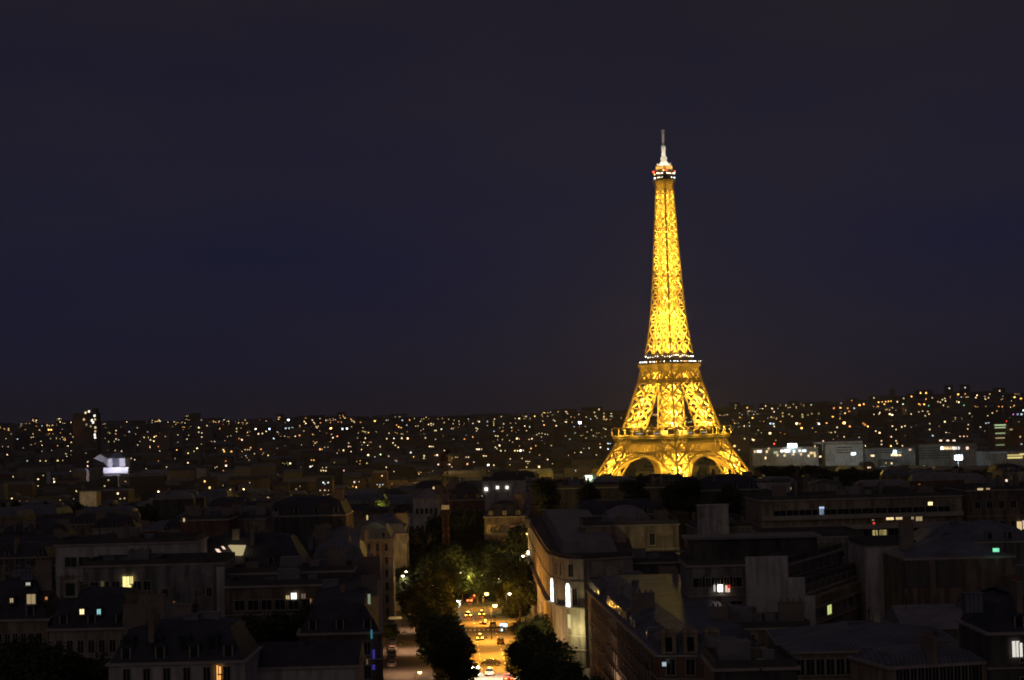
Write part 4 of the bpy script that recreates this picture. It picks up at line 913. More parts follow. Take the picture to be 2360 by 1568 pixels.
# the tree belt in front of the tower's feet and the far-left park
rg = random.Random(33)
for i in range(44):
    dx = 1225 + i * 26.4 + rg.uniform(-6, 6); Y = 1240 + rg.uniform(-60, 120); p = atd(dx, 1098, Y); s_ = rg.uniform(.95, 1.4)
    if 1370 < dx < 1736: p = atd(dx, 1089, Y)
    if dx > 1735: p = atd(dx, 1068 + (dx - 1735) * .012 + rg.uniform(-4, 6), Y)
    tree('park_tree', 'dark round park tree below the %s, %d percent across the photo' % ('tower feet' if 1380 < dx < 1730 else 'distant white-lit offices' if dx >= 1730 else 'lights left of the tower', round(dx / 23.59)), p.x, Y, s_, 'dark park trees around the tower', i, CRF, z=p.z - 12.5 * s_)
for i, (dx, zt_, Y, s_) in enumerate(((1250, 1112, 622, .9), (1345, 1116, 618, .8), (1462, 1112, 612, .85), (1540, 1116, 606, .8), (1590, 1108, 610, .95), (1690, 1120, 596, .85))):
    p = atd(dx, zt_, Y); tree('roof_level_tree', '%s dark treetop from the left in front of the long dark walls below the tower' % ORD[i], p.x, Y, s_, 'treetops below the tower', i, CRD, z=p.z - 13 * s_)
for i in range(14):
    dx = 8 + i * 26 + rg.uniform(-6, 6); Y = 980 + rg.uniform(-30, 60); p = atd(dx, 1152 + i * .6, Y); s_ = rg.uniform(1, 1.3)
    tree('park_tree', 'dark round tree of the far-left park belt, %d percent across the photo' % max(1, round(dx / 23.59)), p.x, Y, s_, 'dark park trees at far left', i, CRF, z=p.z - 12.5 * s_)

# ------------------------------------------------------------------ street lamps, cars and street furniture
M_LAMP = emis('sodium_lamp', (1, .60, .16), 9); M_LAMPW = emis('white_lamp', (1, .86, .62), 9)
def lamp_proto(m, nm):
    b = MB(); b.lathe([(.16, 0), (.13, .9), (.07, 1.0), (.05, 7.6)], 8); b.bar((0, 0, 7.6), (.9, 0, 8.2), .05); pm = b.mesh('pole', M_IRON)
    h = MB(); h.lathe([(.12, 8.42), (.34, 8.3), (.36, 8.2)], 10, (.95, 0)); hm = h.mesh('hood', M_IRON)
    q = MB(); q.lathe([(.05, 7.72), (.30, 7.85), (.38, 8.05), (.30, 8.19)], 10, (.95, 0)); return pm, hm, q.mesh('lantern', m)
LP = lamp_proto(M_LAMP, 'a'); LPW = lamp_proto(M_LAMPW, 'w')
def street_lamp(dx, dy, Y, label, e_, warm=True, sc_=1.0, rz=0):
    p = atd(dx, dy, Y); P_ = LP if warm else LPW; o = empty('street_lamp', (p.x - .95 * math.cos(rz), p.y - .95 * math.sin(rz), p.z - 8), rz)
    tag(o, label, 'street lamp', 'street lamps along the avenue')
    link('pole', P_[0], o); link('hood', P_[1], o); q_ = link('lantern', P_[2], o); q_.scale = (1.5, 1.5, 1.5) if e_ > 8000 else (1, 1, 1); q_.location = (-.475, 0, -3.95) if e_ > 8000 else (0, 0, 0)
    if e_:
        d = bpy.data.lights.new('lamp_light', 'POINT'); d.energy = e_ * .5; d.color = (1, .42, .05) if warm else (1, .78, .48); d.shadow_soft_size = .45
        q = bpy.data.objects.new('lamp_light', d); col.objects.link(q); q.parent = o; q.location = (.95, 0, 7.6)
LL = [(1121, 1369, 505, 'upper sodium lamp right of the road, above the red car', 30000, True), (1140, 1396, 470, 'bright sodium lamp right of the road beside a diagonal branch', 26000, True), (1191, 1519, 378, 'sodium lamp low at the bottom, right of the crossing', 2600, True),
      (1174, 1368, 500, 'white lamp on the right pavement above the dark tree', 3000, False), (1040, 1299, 600, 'topmost small sodium lamp left of the road end', 3500, True), (1037, 1321, 585, 'small sodium lamp beside orange foliage at the road end', 3500, True),
      (1061, 1320, 580, 'small white lamp at the far road end', 3500, False), (1215, 1230, 640, 'orange lamp highest against the curved corner building', 1500, True), (1217, 1271, 590, 'bright white lamp on the curved corner facade', 3000, False), (1205, 1281, 580, 'small white lamp left of the curved corner facade', 1500, False),
      (973, 1330, 560, 'small orange lamp in the left treetops', 1200, True), (936, 1317, 560, 'pale lamp upper one of a pair in the left trees', 1200, False), (928, 1327, 540, 'pale lamp lower one of a pair in the left trees', 1200, False),
      (1000, 1348, 520, 'orange lamp among dark leaves left of the road', 1200, True), (1151, 1333, 545, 'faint lamp inside the right tree canopy', 1200, False),
      (967, 1549, 372, 'small orange lamp under the nearest left trees', 500, True), (1045, 1541, 375, 'small pair-like sodium lamp by the left kerb at the bottom', 2500, True)]
for a in LL: street_lamp(*a[:5], warm=a[5])
# light pools: lamps of the same avenue whose heads the crowns hide still light the road; the white one is added for headlight glare
for x_, Y_, e_, wm in ((AXS(450) + 1, 452, 44000, 1), (AXS(424) + 2, 426, 32000, 1), (AXS(396) - 2, 400, 60000, 0), (AXS(490) + 1, 490, 42000, 1), (AXS(540) + 1, 545, 46000, 1), (AXS(600), 600, 12000, 1), (AXS(420) - 19, 418, 8500, 2), (AXS(400) - 19, 392, 8000, 2), (AXS(470) - 19, 470, 10000, 2), (AXS(530) - 19, 530, 7000, 2)):
    z_ = gnd(0, Y_)
    o = empty('hanging_lamp', (x_, Y_, z_ + 9)); tag(o, 'lamp slung over the carriageway about %d metres along the avenue' % Y_, 'street lamp', 'lamps slung over the carriageway')
    b = MB(); b.lathe([(.05, 0), (.4, -.1), (.42, -.25)], 10); b.build('hood', M_IRON, o); b = MB(); b.bar((-9, 0, .35), (9, 0, .35), .02); b.bar((0, 0, 0), (0, 0, .35), .03); b.build('cable', M_IRON, o)
    b = MB(); b.lathe([(.1, -.36), (.2, -.3), (.2, -.255)], 8); b.build('lantern', emis('hidden_lantern', (1, .6, .2), .6), o)
    d = bpy.data.lights.new('lamp_light', 'SPOT'); d.energy = e_; d.color = {0: (1, .80, .55), 1: (1, .38, .03), 2: (1, .52, .27)}[wm]; d.shadow_soft_size = .4; d.spot_size = R(140); d.spot_blend = .7; q = bpy.data.objects.new('lamp_light', d); col.objects.link(q); q.parent = o; q.location = (0, 0, -.6)

M_TYRE = mat('tyre_rubber', (.03, .03, .03)); M_RIM = mat('rim_metal', (.5, .5, .5), rough=.4, metal=.8)
PAINT = {'black': mat('black_car_paint', (.02, .02, .022), rough=.25, spec=.6), 'silver': mat('silver_car_paint', (.42, .42, .43), rough=.3, metal=.5), 'white': mat('white_car_paint', (.7, .7, .68), rough=.3), 'red': mat('red_car_paint', (.35, .03, .02), rough=.3), 'grey': mat('grey_car_paint', (.12, .12, .13), rough=.3)}
def car_meshes(pt_):
    prof = [(-2.15, .35), (-2.2, .75), (-2.0, .98), (-1.35, 1.02), (-.75, 1.02), (1.35, 1.02), (2.0, .92), (2.2, .7), (2.15, .35)]
    b = MB(); X = .88
    L = [(-X, y, z) for y, z in prof]; Rr = [(X, y, z) for y, z in prof]
    b.face(L[::-1] if False else L); b.face(Rr[::-1])
    for i in range(len(prof)):
        j = (i + 1) % len(prof); b.face([L[i], Rr[i], Rr[j], L[j]])
    roof = [(-.35, 1.48), (1.1, 1.45)]; b.face([(-.68, -.62, 1.44), (.68, -.62, 1.44), (.68, .62, 1.46), (-.68, .62, 1.46)])
    for s in (1, -1):
        for y0, y1 in ((-1.55, -.64), (1.25, .64)): b.bar((s * .80, y0, 1.02), (s * .67, y1, 1.43), .05)
        b.bar((s * .8, 0, 1.02), (s * .67, 0, 1.43), .04)
    gl = MB(); A = [(-.8, -1.5, 1.03), (.8, -1.5, 1.03), (.8, 1.2, 1.03), (-.8, 1.2, 1.03)]; T = [(-.66, -.64, 1.43), (.66, -.64, 1.43), (.66, .6, 1.43), (-.66, .6, 1.43)]
    for i in range(4):
        j = (i + 1) % 4; gl.face([A[i], A[j], T[j], T[i]])
    wh = MB(); 
    for s0, s1 in ((-.1, .1),): wh.bar((s0, 0, 0), (s1, 0, 0), .31, n=14)
    wh.mat(1); wh.bar((-.115, 0, 0), (.115, 0, 0), .17, n=10)
    hl = MB(); hl.box(-.2, -.04, -.09, .2, .04, .09)
    return b.mesh('body', PAINT[pt_]), gl.mesh('windscreen_glass', M_GLASS), wh.mesh('wheel', [M_TYRE, M_RIM]), hl
CM = {k: car_meshes(k) for k in PAINT}
TL = MB(); TL.box(-.24, -.05, -.11, .24, .05, .11); TLM = TL.mesh('taillight', emis('tail_lamp', (1, .14, .03), 12)); TLO = TL.mesh('taillight', mat('unlit_red_lens', (.3, .02, .02), rough=.3)); BRM = TL.mesh('taillight', emis('brake_lamp', (1, .40, .05), 16))
HLM = TL.mesh('headlight', emis('head_lamp', (1, .93, .80), 110)); HLO = TL.mesh('headlight', mat('unlit_clear_lens', (.6, .6, .62), rough=.1))
TX_ = MB(); TX_.box(-.3, -.12, 0, .3, .12, .2); TXM = TX_.mesh('taxi_roof_light', emis('taxi_lamp', (1, .62, .15), 6)); PLM = (lambda q: (q.box(-.26, -.02, -.06, .26, .02, .06), q.mesh('number_plate', mat('plate_white', (.75, .75, .7))))[1])(MB())
def car(name, label, x, Y, paint, rz=0, tail=None, head=False, taxi=False, group='cars on the avenue', s_=1.0, glare=0):
    """rz=0: the car drives away from the viewpoint, tail towards us (-Y end is the tail)"""
    o = empty(name, (x, Y, gnd(0, Y) + .012), rz); o.scale = (s_,) * 3; tag(o, label, 'car' if not taxi else 'taxi', group)
    m = CM[paint]; link('body', m[0], o); link('windscreen', m[1], o)
    for a, c in ((-.82, -1.35), (.82, -1.35), (-.82, 1.35), (.82, 1.35)): link('wheel', m[2], o, (a, c, .32))
    for a in (-.62, .62):
        link('taillight', {'on': TLM, 'brake': BRM, None: TLO}[tail], o, (a, -2.2, .78)); link('headlight', HLM if head else HLO, o, (a, 2.2, .66))
    link('number_plate', PLM, o, (0, -2.22, .55))
    if taxi: link('roof_sign', TXM, o, (0, -.1, 1.5))
    if tail:
        d = bpy.data.lights.new('tail_glow', 'SPOT'); d.energy = 420 if taxi else 260; d.color = (1, .12, .02); d.spot_size = R(150); d.shadow_soft_size = .2; q = bpy.data.objects.new('tail_glow', d); col.objects.link(q); q.parent = o; q.location = (0, -2.45, .8); q.rotation_euler = (R(62), 0, math.pi)
    if head:
        d = bpy.data.lights.new('head_beam', 'SPOT'); d.energy = 900 if not glare else glare; d.color = (1, .93, .80); d.spot_size = R(42); d.spot_blend = .5; d.shadow_soft_size = .15; q = bpy.data.objects.new('head_beam', d); col.objects.link(q); q.parent = o; q.location = (0, 2.4, .7); q.rotation_euler = (R(70), 0, 0)
    return o
def ground_pt(dx, dy):
    Y = 200.0
    while Y < 1500:
        p = atd(dx, dy, Y)
        if p.z <= gnd(0, Y) + .6: return p
        Y += .5
    return p
CARS = [(1059, 1384, 'white', math.pi, None, 1, 0, 'upper oncoming car whose headlights dazzle white left of the lane'), (1043, 1404, 'silver', math.pi, None, 1, 0, 'lower oncoming car dazzling white beside the left trees'), (1089, 1372, 'red', 0, 'on', 0, 0, 'small red-lit car farthest up the avenue'), (1082, 1383, 'white', 0, 'on', 0, 0, 'white car with orange tail lamps below the farthest car'), (1079, 1417, 'black', 0, 'brake', 0, 1, 'taxi braking with yellow lamps and red glow on the road behind'),
        (1110, 1414, 'grey', 0, 'brake', 0, 1, 'taxi with white lamps stopped in the right lane'), (1113, 1433, 'black', 0, 'on', 0, 0, 'dark car with red tail lamp right of the lane, behind the stopped taxi'), (1106, 1469, 'black', 0, 'brake', 0, 1, 'lone dark taxi in the middle of the yellow-lit road'),
        (1128, 1549, 'grey', 0, 'brake', 0, 1, 'nearest taxi with three yellow lamps at the bottom edge'), (1131, 1527, 'black', R(88), None, 0, 0, 'long dark car turning broadside across the lower crossing'), (1095, 1536, 'white', math.pi, None, 1, 0, 'oncoming car with white headlight glare beside the left trees'),
        (1080, 1557, 'silver', math.pi * .93, None, 1, 0, 'oncoming car with bluish headlights at the bottom left of the road'), (1170, 1562, 'red', .1, 'on', 0, 0, 'car with orange-red lamps at the bottom under the right trees'), (1058, 1330, 'grey', 0, None, 0, 0, 'dark parked van-like car at the far end of the road'),
        (1150, 1450, 'grey', 0, None, 0, 0, 'dark parked car under the right tree row'), (1153, 1478, 'black', 0, None, 0, 0, 'black parked car right of the lone taxi'), (1135, 1440, 'silver', 0, None, 0, 0, 'silver parked car right of the stopped taxi')]
for dx, dy, pt_, rz, tl, hd, tx, lb in CARS:
    p = ground_pt(dx, dy); car('taxi' if tx else 'car', lb, p.x, p.y, pt_, rz, tl, bool(hd), bool(tx), s_=1.0, glare=30000 if (dx, dy) == (1095, 1536) else 9000 if hd else 0)
for i, (y_, pt_) in enumerate(((1478, 'grey'), (1487, 'black'), (1497, 'silver'), (1508, 'black'), (1518, 'grey'), (1531, 'silver'))):
    p = ground_pt(905 - i * .4, y_); car('parked_car', '%s %s parked car from the far end of the side-road line' % (ORD[i], pt_), p.x, p.y, pt_, 0, group='cars parked in line on the side road')
for i, (dx, dy) in enumerate(((893, 1490), (893, 1500), (892, 1515))):
    p = ground_pt(dx, dy); o = empty('scooter', (p.x, p.y, gnd(0, p.y) + .02), .2); tag(o, '%s dark scooter from the far end, left of the parked cars' % ORD[i], 'scooter', 'scooters beside the parked cars')
    b = MB(); b.box(-.18, -.7, .35, .18, .1, .8); b.bar((0, .1, .4), (0, .5, 1.0), .08); b.box(-.16, .1, .3, .16, .5, .4); b.build('body', PAINT['black'], o)
    for yy in (-.6, .6): c = MB(); c.bar((-.07, yy, .26), (.07, yy, .26), .26, n=12); c.build('wheel', M_TYRE, o)
    b = MB(); b.bar((-.32, .45, 1.05), (.32, .45, 1.05), .03); b.build('handlebar', M_IRON, o)
# lit advertising panels, kiosk, awning, barrier, shop sign
p = ground_pt(885, 1461); o = empty('kiosk', (p.x, p.y, gnd(0, p.y) + .012)); tag(o, 'dark green box kiosk standing on the side road beyond the parked cars', 'kiosk')
b = MB(); b.box(-3.2, -1.6, 0, 3.2, 2.6, 3.0); b.build('cabin', mat('kiosk_green', (.03, .07, .045)), o); b = MB(); b.box(-3.4, -1.8, 3.003, 3.4, 2.8, 3.2); b.build('roof', mat('kiosk_roof', (.05, .09, .07)), o); b = MB(); b.box(-2, -1.66, 1.1, 2, -1.603, 2.3); b.build('shutter', mat('kiosk_shutter', (.1, .12, .11)), o)
p = ground_pt(911, 1440); o = empty('awning', (p.x, p.y, gnd(0, p.y) + .012)); tag(o, 'pale greenish-white awning on posts right of the green kiosk', 'awning')
b = MB(); b.prism([(-2, -1.2), (2, -1.2), (2, 1.2), (-2, 1.2)], 2.3, 2.9, [(-1.6, -.2), (1.6, -.2), (1.6, .2), (-1.6, .2)]); b.build('canvas', mat('awning_canvas', (.55, .62, .45)), o)
for a, c in ((-1.8, -1), (1.8, -1), (1.8, 1), (-1.8, 1)): b = MB(); b.bar((a, c, 0), (a, c, 2.297), .05); b.build('post', M_IRON, o)
p = ground_pt(912, 1456); o = empty('road_barrier', (p.x, p.y, gnd(0, p.y) + .012), 1.0); tag(o, 'red and white striped road barrier beside the awning', 'barrier')
b = MB()
for k in range(6): b.mat(k % 2); b.box(-1.5 + k * .5, -.04, .6, -1.0 + k * .5, .04, 1.0)
b.build('striped_board', [mat('barrier_red', (.6, .04, .03)), M_PAINT], o); b = MB(); b.box(-1.3, -.3, 0, -1.2, .3, .597); b.box(1.2, -.3, 0, 1.3, .3, .597); b.build('foot', M_IRON, o)
p = atd(1160, 1440, 430); o = empty('shop_sign', p); tag(o, 'cool blue-white lit shop sign between the right trees', 'sign'); b = MB(); b.box(-.95, -.1, -.45, .95, .05, .45); b.build('box', M_IRON, o); b = MB(); b.box(-.85, -.16, -.38, .85, -.103, .38); b.box(-.6, -.16, -1.3, -.2, -.103, -.8); b.build('lit_face', emis('shop_glow', (.55, .85, 1), 2.2), o)
b = MB(); b.bar((0, .05, 0), (2.2, 4, 0), .04); b.build('bracket', M_IRON, o)

# ------------------------------------------------------------------ the city behind: mid-distance blocks
rg = random.Random(101)
# ------------------------------------------------------------------ far city: lights read off the photograph, each on the building that shows it
Z = {'A': (0, 1600, 2.95), 'B': (750, 1600, 2.622), 'C': (1600, 1600, 2.776), 'D': (2900, 1500, 1.973), 'E': (0, 1850, 1.798), 'F': (700, 1850, 1.798)}
RAW = {
 'A': '''575 350 a 5 5;605 350 a 5 4.5;465 355 w 3 2;390 400 w 3 1;205 460 c 3 2;70 455 w 3 .8;735 345 h 3 .6;840 500 y 4 1.2;680 540 o 4 .8;725 545 o 4 1;1140 575 n 5 1.6;415 605 g 4 .5;320 718 c 3.6 .9;475 718 y 4 1.2;540 718 y 4 1.2;680 715 y 6 1;740 712 w 3 .8;
 1035 730 w 4 1.2;1035 780 p 4 2;1015 570 y 3 .5;1015 625 y 3 .5;1370 360 w 4 1.5;1365 400 o 4 1;1370 460 w 5 .8;1525 375 c 4 1.2;1470 425 y 5 .8;1700 345 w 4 2;1680 410 o 4 2;1700 440 w 4 1.2;1780 400 w 3 1.2;1750 440 w 3 1;1820 435 w 4 2.4;1775 470 w 4 1.5;1815 485 w 4 2.4;1840 425 o 4 1.6;1885 390 o 4 1.4;
 2000 390 c 5 1.8;1965 480 w 3 1.2;2100 410 w 3 1;2225 415 w 3 1;2205 460 w 4 1.4;2345 325 w 4 3;2345 380 w 4 1.5;1350 490 w 3 1;1625 530 w 3 1.5;1360 595 w 3 1.2;1435 605 w 4 1.2;1870 550 o 4 1;1885 600 w 3 1.2;2085 590 a 4 2;2325 570 w 4 3.5;2220 628 y 4 1.5;2290 605 y 3 1.2;1545 690 w 4 2;1590 705 w 3.4 1.6;2215 740 w 4 2.2;2065 690 w 3 .6;
 2300 710 y 3 .8;1880 800 o 5 1.4;510 890 y 3.4 1;450 935 w 4 2.4;635 930 w 3 1.4;640 965 w 5 3;155 905 w 4 1;450 1015 w 3 1.3;900 1075 y 4 1.4;1280 945 w 3 1.4;1235 1015 y 4 .9;1390 1105 w 5 4;1870 1080 w 5.4 4.5;705 1180 y 4 2;140 1160 w 5 2;240 1200 w 3.6 2.4;10 1260 w 7 5;1420 1165 w 3.6 1.2;1470 1160 w 3.6 1.2;
 1110 1220 y 3.4 1.6;1230 1228 w 4 2.6;1285 1220 w 4 2.6;1325 1220 p 4.4 3;1375 1220 w 4.4 2;1280 1270 o 4.4 4;2160 1420 w 4 3;2220 1412 w 3.4 1;1530 1205 w 3 .8;870 1165 c 3 .4;30 550 p 3 .8;95 550 p 3 .8;130 400 w 3 .8;300 350 o 3 .8;500 385 a 4 .8;830 400 w 3 .8;880 385 w 4 1.2;920 400 w 4 1.2;860 435 w 3 .9;625 400 w 3 .5;1240 450 y 3 .5;1400 470 c 3 .8;1600 400 p 3 .6;1650 490 c 3 .6;1740 375 p 3 .8;2100 500 c 3 .4;1950 430 w 3 .7;610 595 w 3 .6;275 565 p 3 .6;495 605 c 3 .5''',
 'B': '''1057 208 c 8 4;1030 296 c 6 .9;1065 295 c 6 .8;1100 294 c 6 1;860 303 b 6 6;715 305 h 5 4;1503 297 a 6 7;1625 302 c 7 2.4;1672 300 c 6 2.4;1205 200 a 4 1.2;1240 195 a 4 1.2;1225 225 w 4 2;1240 245 w 4 2.4;1310 210 w 4 1.6;1325 235 w 4 1.5;1335 250 w 4 1.2;1965 220 a 5 3.5;2195 262 a 4 2;2215 282 a 4.4 3;2240 290 a 4 2;120 290 w 5 1.6;150 345 w 4 1.2;150 388 w 4 1.4;
 235 380 p 4 1.6;515 300 y 4 1;515 330 y 4 1;530 348 w 4 1;570 418 p 5 2.4;540 405 o 3 1.4;745 355 w 5 1.8;785 352 w 4 1.8;825 328 w 5 1.4;905 402 c 5 1.8;825 220 w 3 1.4;1130 380 w 4 2;1175 370 o 4 1.8;1525 395 w 5 1.8;1510 360 p 3 1.2;1570 380 o 4 2;1865 400 w 4 1.8;2090 405 w 4 1.8;2165 403 h 4 2;2250 403 w 4 1.4;2310 403 w 5 2.6;100 505 w 4 2.4;375 520 w 4 2;385 540 a 5 2;460 540 a 5 2;
 605 520 w 4 .8;630 520 w 4 .8;650 520 w 4 .8;663 500 o 4 1.6;770 517 o 4 1.4;1390 517 o 5 2.4;1410 516 w 3 1.2;1637 528 y 4.4 2.4;1690 488 p 5 .8;1710 488 p 4 .6;1715 540 w 4 1.4;1690 450 y 5 .5;1895 577 w 4.6 4;2025 572 n 4 2;1965 595 c 3 1;2110 588 p 4 1.2;1215 633 w 5 5;1300 630 a 4 1.6;1325 630 a 4 1.8;1290 697 h 4.6 3;1310 690 p 3.6 1;
 1000 660 y 3 .4;1020 670 y 3 .5;1045 660 y 3 .5;1055 680 y 3 .5;1078 665 w 4.6 3;1400 740 w 4 1.2;1425 740 w 4 1.4;1450 742 w 4 1.6;1415 708 w 3.6 .8;1455 708 w 3.6 .8;1640 740 p 4 1.2;845 580 w 4 1.6;468 620 w 3.4 1;470 640 w 4.6 1.6;400 640 o 4 .8;405 688 p 6 3.4;375 740 o 3.4 1;5 658 w 4 2.4;140 857 w 5 1.8;180 853 a 5 3.4;232 920 y 8 1.1;232 942 y 8 1.2;
 590 935 w 5.6 4;450 940 w 4 1;300 882 w 3.4 1.4;1425 865 c 5 1.8;1475 865 h 5 1.1;1440 880 c 4 .8;1750 860 h 6 1;1800 855 h 3.4 .6;1735 905 a 4 .9;1770 915 a 4.4 2.6;1990 886 c 3.6 .8;2020 888 c 3.6 .8;2048 888 c 3.6 .8;2015 908 a 6 .5;1392 948 p 3.6 1;1440 945 p 4.4 1.1;1480 948 w 3.4 .6;1425 1005 w 5 3.4;1473 1005 w 5.4 6;845 1025 w 5.4 2;935 1025 w 5 2.4;975 1025 w 4 1.6;730 1025 w 6 .2;660 1022 c 4 .4;1016 1024 c 3 .3;
 2040 795 w 4 1.6;2085 705 w 4 1.6;2345 550 c 3.4 1.4;1140 935 w 5 .3;1180 905 w 5 .2;940 783 p 4 1.2;1195 470 w 3 .6;1080 440 w 3 .3;1440 495 w 3 .6;1475 495 w 3 .5;2155 450 w 4 1.4;2180 475 w 4 1.4;2210 495 w 4 2;2130 490 w 4 1.2;2110 490 w 3.4 .8;2020 490 w 4 .8;1720 280 w 3 1;1840 290 w 3 .9;2085 212 c 3.4 .8;2105 212 w 3 .8;2255 215 c 3.4 1;2330 212 a 4 1.2;2180 180 w 4 1;2225 178 w 4 1;2245 190 w 3.4 .8;1390 195 w 3 1;1395 240 o 4 1;1220 325 w 3 1;1250 290 w 3 .6;560 295 w 3 .5;375 255 r 3 .7;205 270 w 4 .9;165 250 c 3 .8;420 385 w 3 .7;455 375 w 3 .7''',
 'C': '''1997 250 b 9 22;1032 182 h 4.6 5;1050 212 w 3.6 1.6;1040 240 y 3.4 1;1040 262 y 3.4 1;1042 282 y 3.4 1;1495 180 a 4 3;1322 205 w 4.4 3;105 222 o 4 2;880 240 w 4.4 2.4;760 210 c 3.6 .8;655 235 w 3.4 1.4;345 262 w 4 1.4;318 272 w 4 1.8;370 268 w 4 1.2;350 282 w 3.6 1.2;1600 278 a 4 2.6;1735 285 w 4.4 2.4;1720 232 w 4 1.2;1705 222 w 3.6 .9;1850 132 w 3.6 1.4;1860 150 w 3.6 1.6;1840 128 w 3.4 1;
 2210 105 w 4 1.6;2160 138 w 4 1.2;2170 180 w 4 1.2;2188 200 w 3.4 1;2265 148 w 3.4 1.2;2345 150 w 4 1.6;1150 265 w 4 1;845 312 w 4 1.2;862 322 y 4 1.2;850 342 w 4 .9;400 338 w 5 1;385 340 w 4 1;460 325 h 4 1.6;1240 305 w 4 1.2;1385 290 w 4 2;1440 298 n 4 1.4;20 425 w 5 1.8;85 425 w 6 2.6;283 420 w 4.4 1.2;715 433 o 4 1.6;1062 397 w 4 1.2;1085 400 w 4 1.4;1298 428 w 5 3.4;1322 432 o 4 1.4;1412 425 w 4.4 2.2;1465 430 w 4.4 2;1437 408 w 4 1.2;1435 437 p 3.6 1.2;
 1105 505 w 4.6 4;1060 525 w 4 1.4;1075 540 w 3.4 1;1120 562 y 4.4 1.6;1145 562 y 4 1.4;1168 562 w 3.4 1;1275 562 y 4.4 1.8;1305 562 y 4.4 2.4;1338 562 h 5.4 5;1368 560 w 4 1.4;1455 537 a 4.4 1.8;1508 508 a 4.4 .9;330 515 w 5 2;352 516 w 4 1.4;370 518 w 3.4 1;240 493 c 4 .6;855 547 h 5 2;878 547 w 5 2;905 547 w 4 .8;930 620 w 4.4 1.6;955 622 w 4 1.3;615 635 w 3.4 .6;635 635 w 3.4 .6;735 635 w 4 .8;760 635 w 4.4 1.2;412 612 p 4.6 2.6;390 615 a 4 .9;268 620 w 5 1.4;266 645 y 4 1.2;
 120 583 h 4.4 2.6;577 643 o 3.6 1.8;748 710 o 4.6 3;980 720 h 6 6;930 720 w 5 1.2;1042 722 w 4.4 1.6;530 714 p 4.4 1.6;552 716 p 4.4 1.6;575 742 w 3.4 1;425 716 p 5 1.6;1545 742 w 5 3.4;1640 660 w 4 1.6;1400 682 w 3.6 1;1418 682 w 3.6 1;1436 682 w 3.6 1;1406 745 w 4 1;1420 705 w 4 .4;2010 580 w 4.4 2;2175 450 w 5 1.2;2310 483 c 5 1.6;2335 483 c 4 1;2225 525 p 5 2;2274 528 w 4.4 3;2310 545 c 4.4 2;2220 487 o 4 .8;820 690 w 3.6 1.4;1355 648 w 3.4 .9;1225 655 w 3.4 1.4;
 1545 370 w 3.6 .9;1520 385 w 3.4 .9;1577 370 w 3.4 .9;1610 380 w 3.4 .8;1640 382 w 3.4 .8;1520 405 p 3.4 .8;1570 410 w 3.4 .7;1840 400 w 4 .6;1887 433 c 3.6 .8;1680 507 w 3.4 1;1440 580 w 3.6 1;2125 333 w 3.6 1;2080 355 p 3.4 .6;2285 325 w 4 1.2;2265 312 w 3.4 .9;1945 365 c 4 .4;2068 190 w 3.6 .8;2118 210 c 3.4 1;1640 180 w 3.6 .8;1125 185 w 3.4 .8;970 240 c 4 .8;970 285 w 3.4 .9;540 214 w 3 .7;600 225 w 3.4 .7;490 250 w 4 .9;590 262 y 3.4 .8;175 290 w 3.4 .9;200 288 w 3.4 .9;75 278 c 3.4 1;25 225 c 3.6 1;660 270 w 3.4 .7;810 260 w 3.6 1.1;815 208 y 3.6 .8;865 235 w 3.4 .9;920 205 w 3 .5;1405 340 w 3.6 1.2;1280 205 w 3 .7;1230 258 w 3.4 .6;1285 255 w 3.4 .6;1755 130 w 4 .6;1825 180 w 3.6 .8;1985 160 w 3.6 .8;1900 185 w 3.4 .8;595 435 w 3.4 .6;395 435 c 3.4 .8;865 477 w 3 .7;1215 450 w 3.4 .7;1250 465 w 3.4 .7;1550 610 a 3.4 .9;1870 615 w 3 .6;1940 585 w 3 .6;2180 610 w 3.4 1.2;2100 535 p 4 .8;2040 537 w 3.4 .4''',
